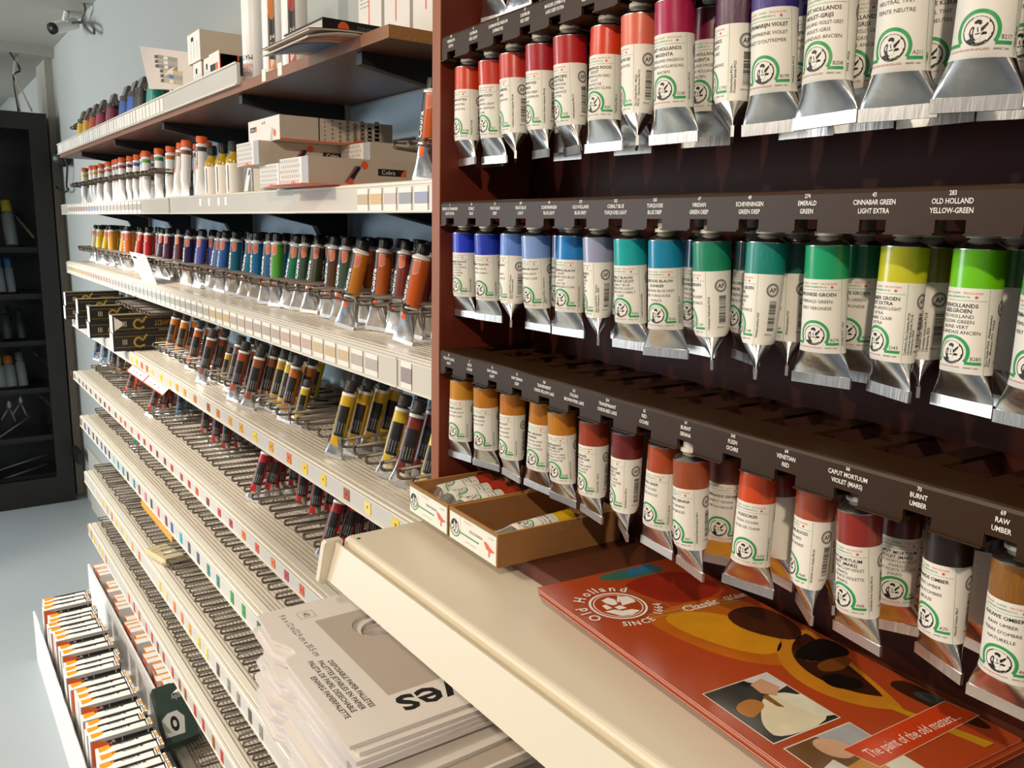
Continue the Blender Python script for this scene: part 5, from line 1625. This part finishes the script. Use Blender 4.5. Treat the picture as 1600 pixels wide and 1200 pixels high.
b = MB(); droop(b, xa, xb, .448, .61, z1, .0022, .012, mat('magazine_pages', 'c2b6a8', .5)); b.build('pages', t)
b = MB(); droop(b, xa, xb, .4475, .61, z1 - .0003, .0003, .012, mat('magazine_back', 'b0a496', .4))
droop(b, xa + .02, xa + .11, .455, .522, z1 - .0006, .0002, .0108, mat('cover_blue', '2f5f8a', .35)); droop(b, xa + .125, xb - .015, .455, .522, z1 - .0006, .0002, .0108, mat('cover_orange', 'b8641c', .35))
b.build('back_cover', t)
t = thing('magazine', 'upper thin dark red magazine lying on the lower one at the shelf edge', 'magazine', (-1.17, .55, z1 + .003), group='magazines on the top shelf')
b = MB(); droop(b, xa, xb + .003, .449, .61, z1 + .0025, .002, .006, mat('magazine_pages', 'c2b6a8', .5)); b.build('pages', t)
b = MB(); droop(b, xa - .001, xb + .004, .448, .61, z1 + .0046, .0004, .006, mat('dark_red_cover', '4a1a18', .35)); b.build('cover', t)
t = thing('book', 'black-spined book lying on the magazines at the end of the wooden shelf', 'book', (-1.13, .56, z1 + .0056))
b = MB(); b.box(-1.265, -1.127, .482, .612, z1 + .0070, z1 + .0206, mat('magazine_pages', 'c2b6a8', .5)); b.build('pages', t)
b = MB(); b.box(-1.2655, -1.121, .480, .615, z1 + .0206, z1 + .0220, blackp); b.box(-1.2655, -1.121, .480, .615, z1 + .0056, z1 + .0070, blackp); b.box(-1.123, -1.121, .480, .615, z1 + .0070, z1 + .0206, blackp)
fs = frame((-1.121, .480, z1 + .0056), (0, 1, 0), (0, 0, 1), .0003)
disc(b, fs, .030, .006, .0085, orange, 14, 0, 0, 2 * PI); b.text('COLOUR MIXING', .0048, mat('grey_lettering', '8a8884', .5), fs, .050, .006, 'L', fit=.06)
b.build('cover', t)

# ---------------------------------------------------------------- black cartons on the fourth shelf
gold = mat('gold_print', 'b8963f', .4)
boxk = mat('black_carton', '1a1612', .45)
tanm = mat('carton_tan_top', '8f7d5f', .6)


def black_carton(x0, w_, y0, L, z0, h, label, big=False, tri=False):
    x1 = x0 + w_
    t = thing('black_carton', label, 'carton', (x0 + w_ / 2, y0 + L / 2, z0), group='black cartons on the amber-card shelf')
    b = MB(); b.box(x0, x1, y0, y0 + L, z0, z0 + h, boxk); b.box(x0 + .001, x1 - .001, y0 + .001, y0 + L - .001, z0 + h, z0 + h + .0004, tanm); b.build('box', t)
    b = MB(); fe = frame((x0, y0, z0), (1, 0, 0), (0, 0, 1), .0004); rect(b, fe, .001, w_ - .001, .001, h - .001, white); b.build('end_label', t)
    b = MB(); fs = frame((x1, y0, z0), (0, 1, 0), (0, 0, 1), .0004)
    rect(b, fs, .004, L, h * .20, h * .215, gold); rect(b, fs, .004, L, h * .80, h * .815, gold)
    for k in range(3):
        rect(b, fs, .026 + .005 * k, .028 + .005 * k, h * .35, h * .65, mat('pale_gold', 'c8bda0', .5))
    if tri:
        b.poly([fs(p, q, .0004) for p, q in ((.004, h * .12), (.004, h * .92), (.034, h * .5))], white)
    path = [(.088, .30), (.074, .20), (.062, .28), (.058, .50), (.066, .72), (.078, .70), (.080, .56), (.086, .62), (.092, .82), (.097, .88)]
    n = len(path)
    th = h * .055
    for (p0, q0), (p1, q1) in zip(path[:-1], path[1:]):
        dx, dy = p1 - p0, (q1 - q0) * h
        l = math.hypot(dx, dy)
        nx, ny = -dy / l * th, dx / l * th
        b.poly([fs(p0 + nx, q0 * h + ny), fs(p0 - nx, q0 * h - ny), fs(p1 - nx, q1 * h - ny), fs(p1 + nx, q1 * h + ny)], gold)
    b.text('REMBRANDT', h * .30, gold, lambda p, q: fs(.118 + .085 - p, h * .66 - q), 0, 0, 'L', fit=.085)
    b.text('artists quality oil colours', h * .09, mat('pale_gold', 'c8bda0', .5), lambda p, q: fs(.20 - p, h * .14 - q), 0, 0, 'L', fit=.08)
    b.build('side_print', t)


zz = Z[4] + .001
for i, (u, nb, wd, y0) in enumerate(((101, 2, .046, .485), (120, 2, .044, .478), (138, 2, .044, .470))):
    x0 = xat(u, y0, zz + .045) - wd * .6
    for k in range(nb):
        black_carton(x0 + .004 * k, wd, y0 + .003 * k, .20, zz + .0535 * k, .0528, '%s black carton of the %s stack from the left on the amber-card shelf' % (('lower', 'upper')[k], ORD[i]))
x0 = xat(177, .478, zz + .025) - .048
black_carton(x0, .050, .478, .22, zz, .054, 'nearest black carton with gold swirl and lettering, on the amber-card shelf', True)
black_carton(x0 + .001, .046, .480, .22, zz + .0546, .054, 'black carton with a pale triangle on its side, stacked on the nearest one', False, True)

# shelf-edge card holder and price card
t = thing('price_card', 'tall white price card hanging in front of the red tubes on the third shelf', 'card', (-2.9, .5, 1.52))
A, Bq, Cq, Dq = ony(223, 440, .530), ony(246, 447, .527), ony(227, 398, .541), ony(202, 393, .544)
nn = (Bq - A).cross(Dq - A).normalized()
b = MB(); pts = [A, Bq, Cq, Dq]
b.add(pts + [p - nn * .0012 for p in pts], [(0, 1, 2, 3), (7, 6, 5, 4), (0, 4, 5, 1), (1, 5, 6, 2), (2, 6, 7, 3), (3, 7, 4, 0)], white)
fc = lambda x, y: A + (Bq - A) * x + (Dq - A) * y + nn * .0005
rect(b, fc, .12, .4, .78, .86, ink); rect(b, fc, .5, .85, .72, .80, card); rect(b, fc, .2, .5, .42, .5, card); rect(b, fc, .6, .8, .4, .5, card); rect(b, fc, .1, .85, .14, .17, card)
b.build('card', t)
redp = mat('red_plastic', 'd8452a', .35)
t = thing('label_holder', 'red-rimmed double label holder hanging under the amber-card shelf edge', 'label holder', (-2.6, .5, 1.22))
A, Bq, Cq, Dq = ony(198, 580, .503), ony(255, 619, .503), ony(260, 607, .510), ony(207, 570, .510)
nn = (Bq - A).cross(Dq - A).normalized()
b = MB(); pts = [A, Bq, Cq, Dq]
b.add([p + nn * .001 for p in pts] + [p - nn * .002 for p in pts], [(0, 1, 2, 3), (7, 6, 5, 4), (0, 4, 5, 1), (1, 5, 6, 2), (2, 6, 7, 3), (3, 7, 4, 0)], redp); b.build('frame', t)
b = MB(); fc = lambda x, y: A + (Bq - A) * x + (Dq - A) * y + nn * .0015
rect(b, fc, .02, .47, .12, .97, white); rect(b, fc, .50, .98, .12, .97, white)
for k in range(3):
    rect(b, fc, .6 + .1 * k, .63 + .1 * k, .45, .6, ink); rect(b, fc, .12 + .1 * k, .15 + .1 * k, .45, .6, ink)
b.build('card', t)
b = MB(); b.tube([ony(212, 600, .512), ony(214, 590, .508), ony(222, 588, .508)], .004, redp, 6); b.build('clip', t)

# clear yellow tub lid and orange strip on the sixth/seventh shelves
t = thing('plastic_tub', 'pale yellow clear plastic tub lid lying on the pale-yellow-card shelf', 'tub', (onz(254, 868, Z[7] + .02)), (0, 0, .2))
b = LB(); b.box(-.070, .070, -.030, .045, -.010, .012, mat('yellow_clear_plastic', 'c9bb92', .2), None, .008); b.build('lid', t)
b = LB(); disc(b, lambda x, y: (x - .02, y - .01, .0125), 0, 0, .014, mat('yellow_rim', 'c2a85a', .3), 16, .012); b.poly([(.01, 0, .0126), (.03, .0, .0126), (.034, .02, .0126), (.012, .02, .0126)], white); b.build('embossing', t)
b = MB(); xa_, xb_ = xat(222, .515, Z[6] - .045), xat(270, .515, Z[6] - .045)
b.box(xa_, xb_, .512, .5145, Z[6] - .062, Z[6] - .044, mat('orange_strip', 'f0a030', .35)); b.build('label_strip', label='thin orange strip hanging under the blue-card shelf edge', cat='strip')

# ---------------------------------------------------------------- bottom: white tray, small orange cartons, front bin with cartons
t = thing('carton_tray', 'white plastic tray on the floor in front of the shelves holding paint cartons', 'tray', (-2.6, .38, 0))
bx0, bx1 = -3.42, -1.80
b = MB(); b.box(bx0, bx1, .262, .505, .0, .085, whitep); b.build('base', t)
b = MB(); b.prism([(.262, .085), (.262, .195), (.266, .200), (.270, .195), (.270, .085)], lambda q: (bx0, q[0], q[1]), lambda q: (bx1, q[0], q[1]), whitep); b.build('front_upstand', t)
b = MB(); b.box(-3.78, -2.57, .505, .512, .0, .205, whitep); b.build('rear_upstand', t)
cob_s = mat('carton_silver_grey', 'b4aea8', .5)


def cobra_carton(x0, w_, y0, L, z0, h, label):
    t = thing('paint_carton', label, 'carton', (x0 + w_ / 2, y0 + L / 2, z0), (0, random.uniform(-.012, .012), random.uniform(-.02, .02)), 'paint cartons in the floor tray')
    T = lambda p: (p[0] - w_ / 2, p[1] - L / 2, p[2])
    b = LB(); b.box(0, w_, 0, L, 0, h, whitep, T); b.build('box', t)
    b = LB()
    ft = lambda x, y, e=1: T((x, y, h + .0003 * e))
    rect(b, ft, 0, w_ * .27, L * .22, L - .012, blackp)
    disc(b, ft, .001, .006, w_ * .62, yorange, 10, 0, 0, PI / 2, 1.6)
    b.text('Cobra', w_ * .36, ink, lambda x, y: ft(w_ * .40 - y, L * .365 + x, 1.5), 0, 0, 'L', fit=L * .42, bold=True)
    rect(b, ft, 0, w_, L - .016, L - .013, blackp); rect(b, ft, 0, w_, L - .009, L - .007, blackp)
    b.build('top_print', t)
    b = LB()
    fs = lambda x, y, e=1: T((w_ + .0003 * e, x, y))
    rect(b, fs, 0, L, 0, h, cob_s)
    rect(b, lambda x, y: fs(x, y, 2), L * .15, L, h * .60, h * .93, blackp)
    disc(b, lambda x, y: fs(x, y, 3), .003, h * .54, h * .44, orange, 12, 0, 0, PI / 2, 1.0)
    b.text('Cobra', h * .30, mat('silver_lettering', 'b8b4ae', .4), lambda x, y: fs(L * .28 + x, h * .62 + y, 3), 0, 0, 'L', fit=L * .42)
    rect(b, lambda x, y: fs(x, y, 3), L - .014, L - .011, 0, h, mat('silver_lettering', 'b8b4ae', .4))
    b.build('side_print', t)
    b = LB(); rect(b, lambda x, y: T((x, L + .0004, y)), 0, w_, 0, h, whitep); rect(b, lambda x, y: ft(x, y, 2), w_ * .2, w_ * .8, L - .006, L - .001, yorange); b.build('end_flap', t)


x = -3.39
i = 0
while x < -1.95:
    w_ = random.choice((.036, .038, .040))
    h = random.choice((.164, .166))
    if i in (2, 8, 10, 13, 17, 21):
        gap = .042
    else:
        gap = .001
    cobra_carton(x, w_, .285 + random.uniform(-.006, .008), .155 + random.uniform(-.004, .006), .0865, h, 'white and black paint carton in the floor tray, %s from the far end' % nth(i))
    x += w_ + gap
    i += 1
x = -3.77
i = 0
while x < -2.56:
    w_ = random.choice((.036, .04, .044))
    d_ = random.choice((0, 0, .012))
    if i in (4, 7, 11, 17):
        x += .045
    t = thing('small_carton', 'small white and orange carton behind the tray upstand, %s from the far end' % nth(i), 'carton', (x + w_ / 2, .60, .0805), group='small cartons on the bottom shelf')
    h = random.choice((.12, .125, .13))
    b = MB(); b.box(x, x + w_, .525 + d_, .70, .0805, .0805 + h, whitep); b.build('box', t)
    b = MB(); ft = frame((x, .525 + d_, .0805 + h), (1, 0, 0), (0, 1, 0), .0004); rect(b, ft, 0, w_ * .22, 0, .16, yorange)
    fe = frame((x, .525 + d_, .0805), (1, 0, 0), (0, 0, 1), .0004); rect(b, fe, 0, w_, h * .86, h * .98, orange); rect(b, fe, w_ * .25, w_ * .75, h * .25, h * .8, cob_s)
    rect(b, fe, 0, w_ * .12, h * .1, h * .86, orange)
    b.build('print', t)
    x += w_ + .002
    i += 1
dg_ = mat('dark_green_cover', '33433c', .4)
t = thing('sketchbook', 'dark green boxed booklet with pale seal lying at the end of the floor tray', 'book', (-2.42, .47, .16))
A, Bq, Cq = onz(262, 1166, .165), onz(312, 1146, .150), onz(284, 1060, .205)
Dq = A + (Cq - Bq) * .98
nn = (Bq - A).cross(Dq - A).normalized()
nn = nn if nn.z > 0 else -nn
pts = [A, Bq, Cq, Dq]
b = MB(); b.add(pts + [p - nn * .022 for p in pts], [(0, 1, 2, 3), (7, 6, 5, 4), (0, 4, 5, 1), (1, 5, 6, 2), (2, 6, 7, 3), (3, 7, 4, 0)], dg_); b.build('cover', t)
b = MB(); fc = lambda x, y, e=1: A + (Bq - A) * x + (Dq - A) * y + (Cq - Bq - Dq + A) * x * y + nn * .0004 * e
b.poly([fc(x, y) for x, y in ((.02, .12), (.02, .42), (.25, .5), (.55, .5), (.72, .36), (.60, .10))], mat('pale_seal', 'c2c2ba', .5))
b.text('Aquarel', .10, mat('pale_seal', 'c2c2ba', .5), lambda x, y: fc(x, y, 2), .50, .70, 'L', fit=.42)
disc(b, lambda x, y: fc(x, y, 2), .38, .30, .13, ink, 12, .06)
b.build('cover_print', t)
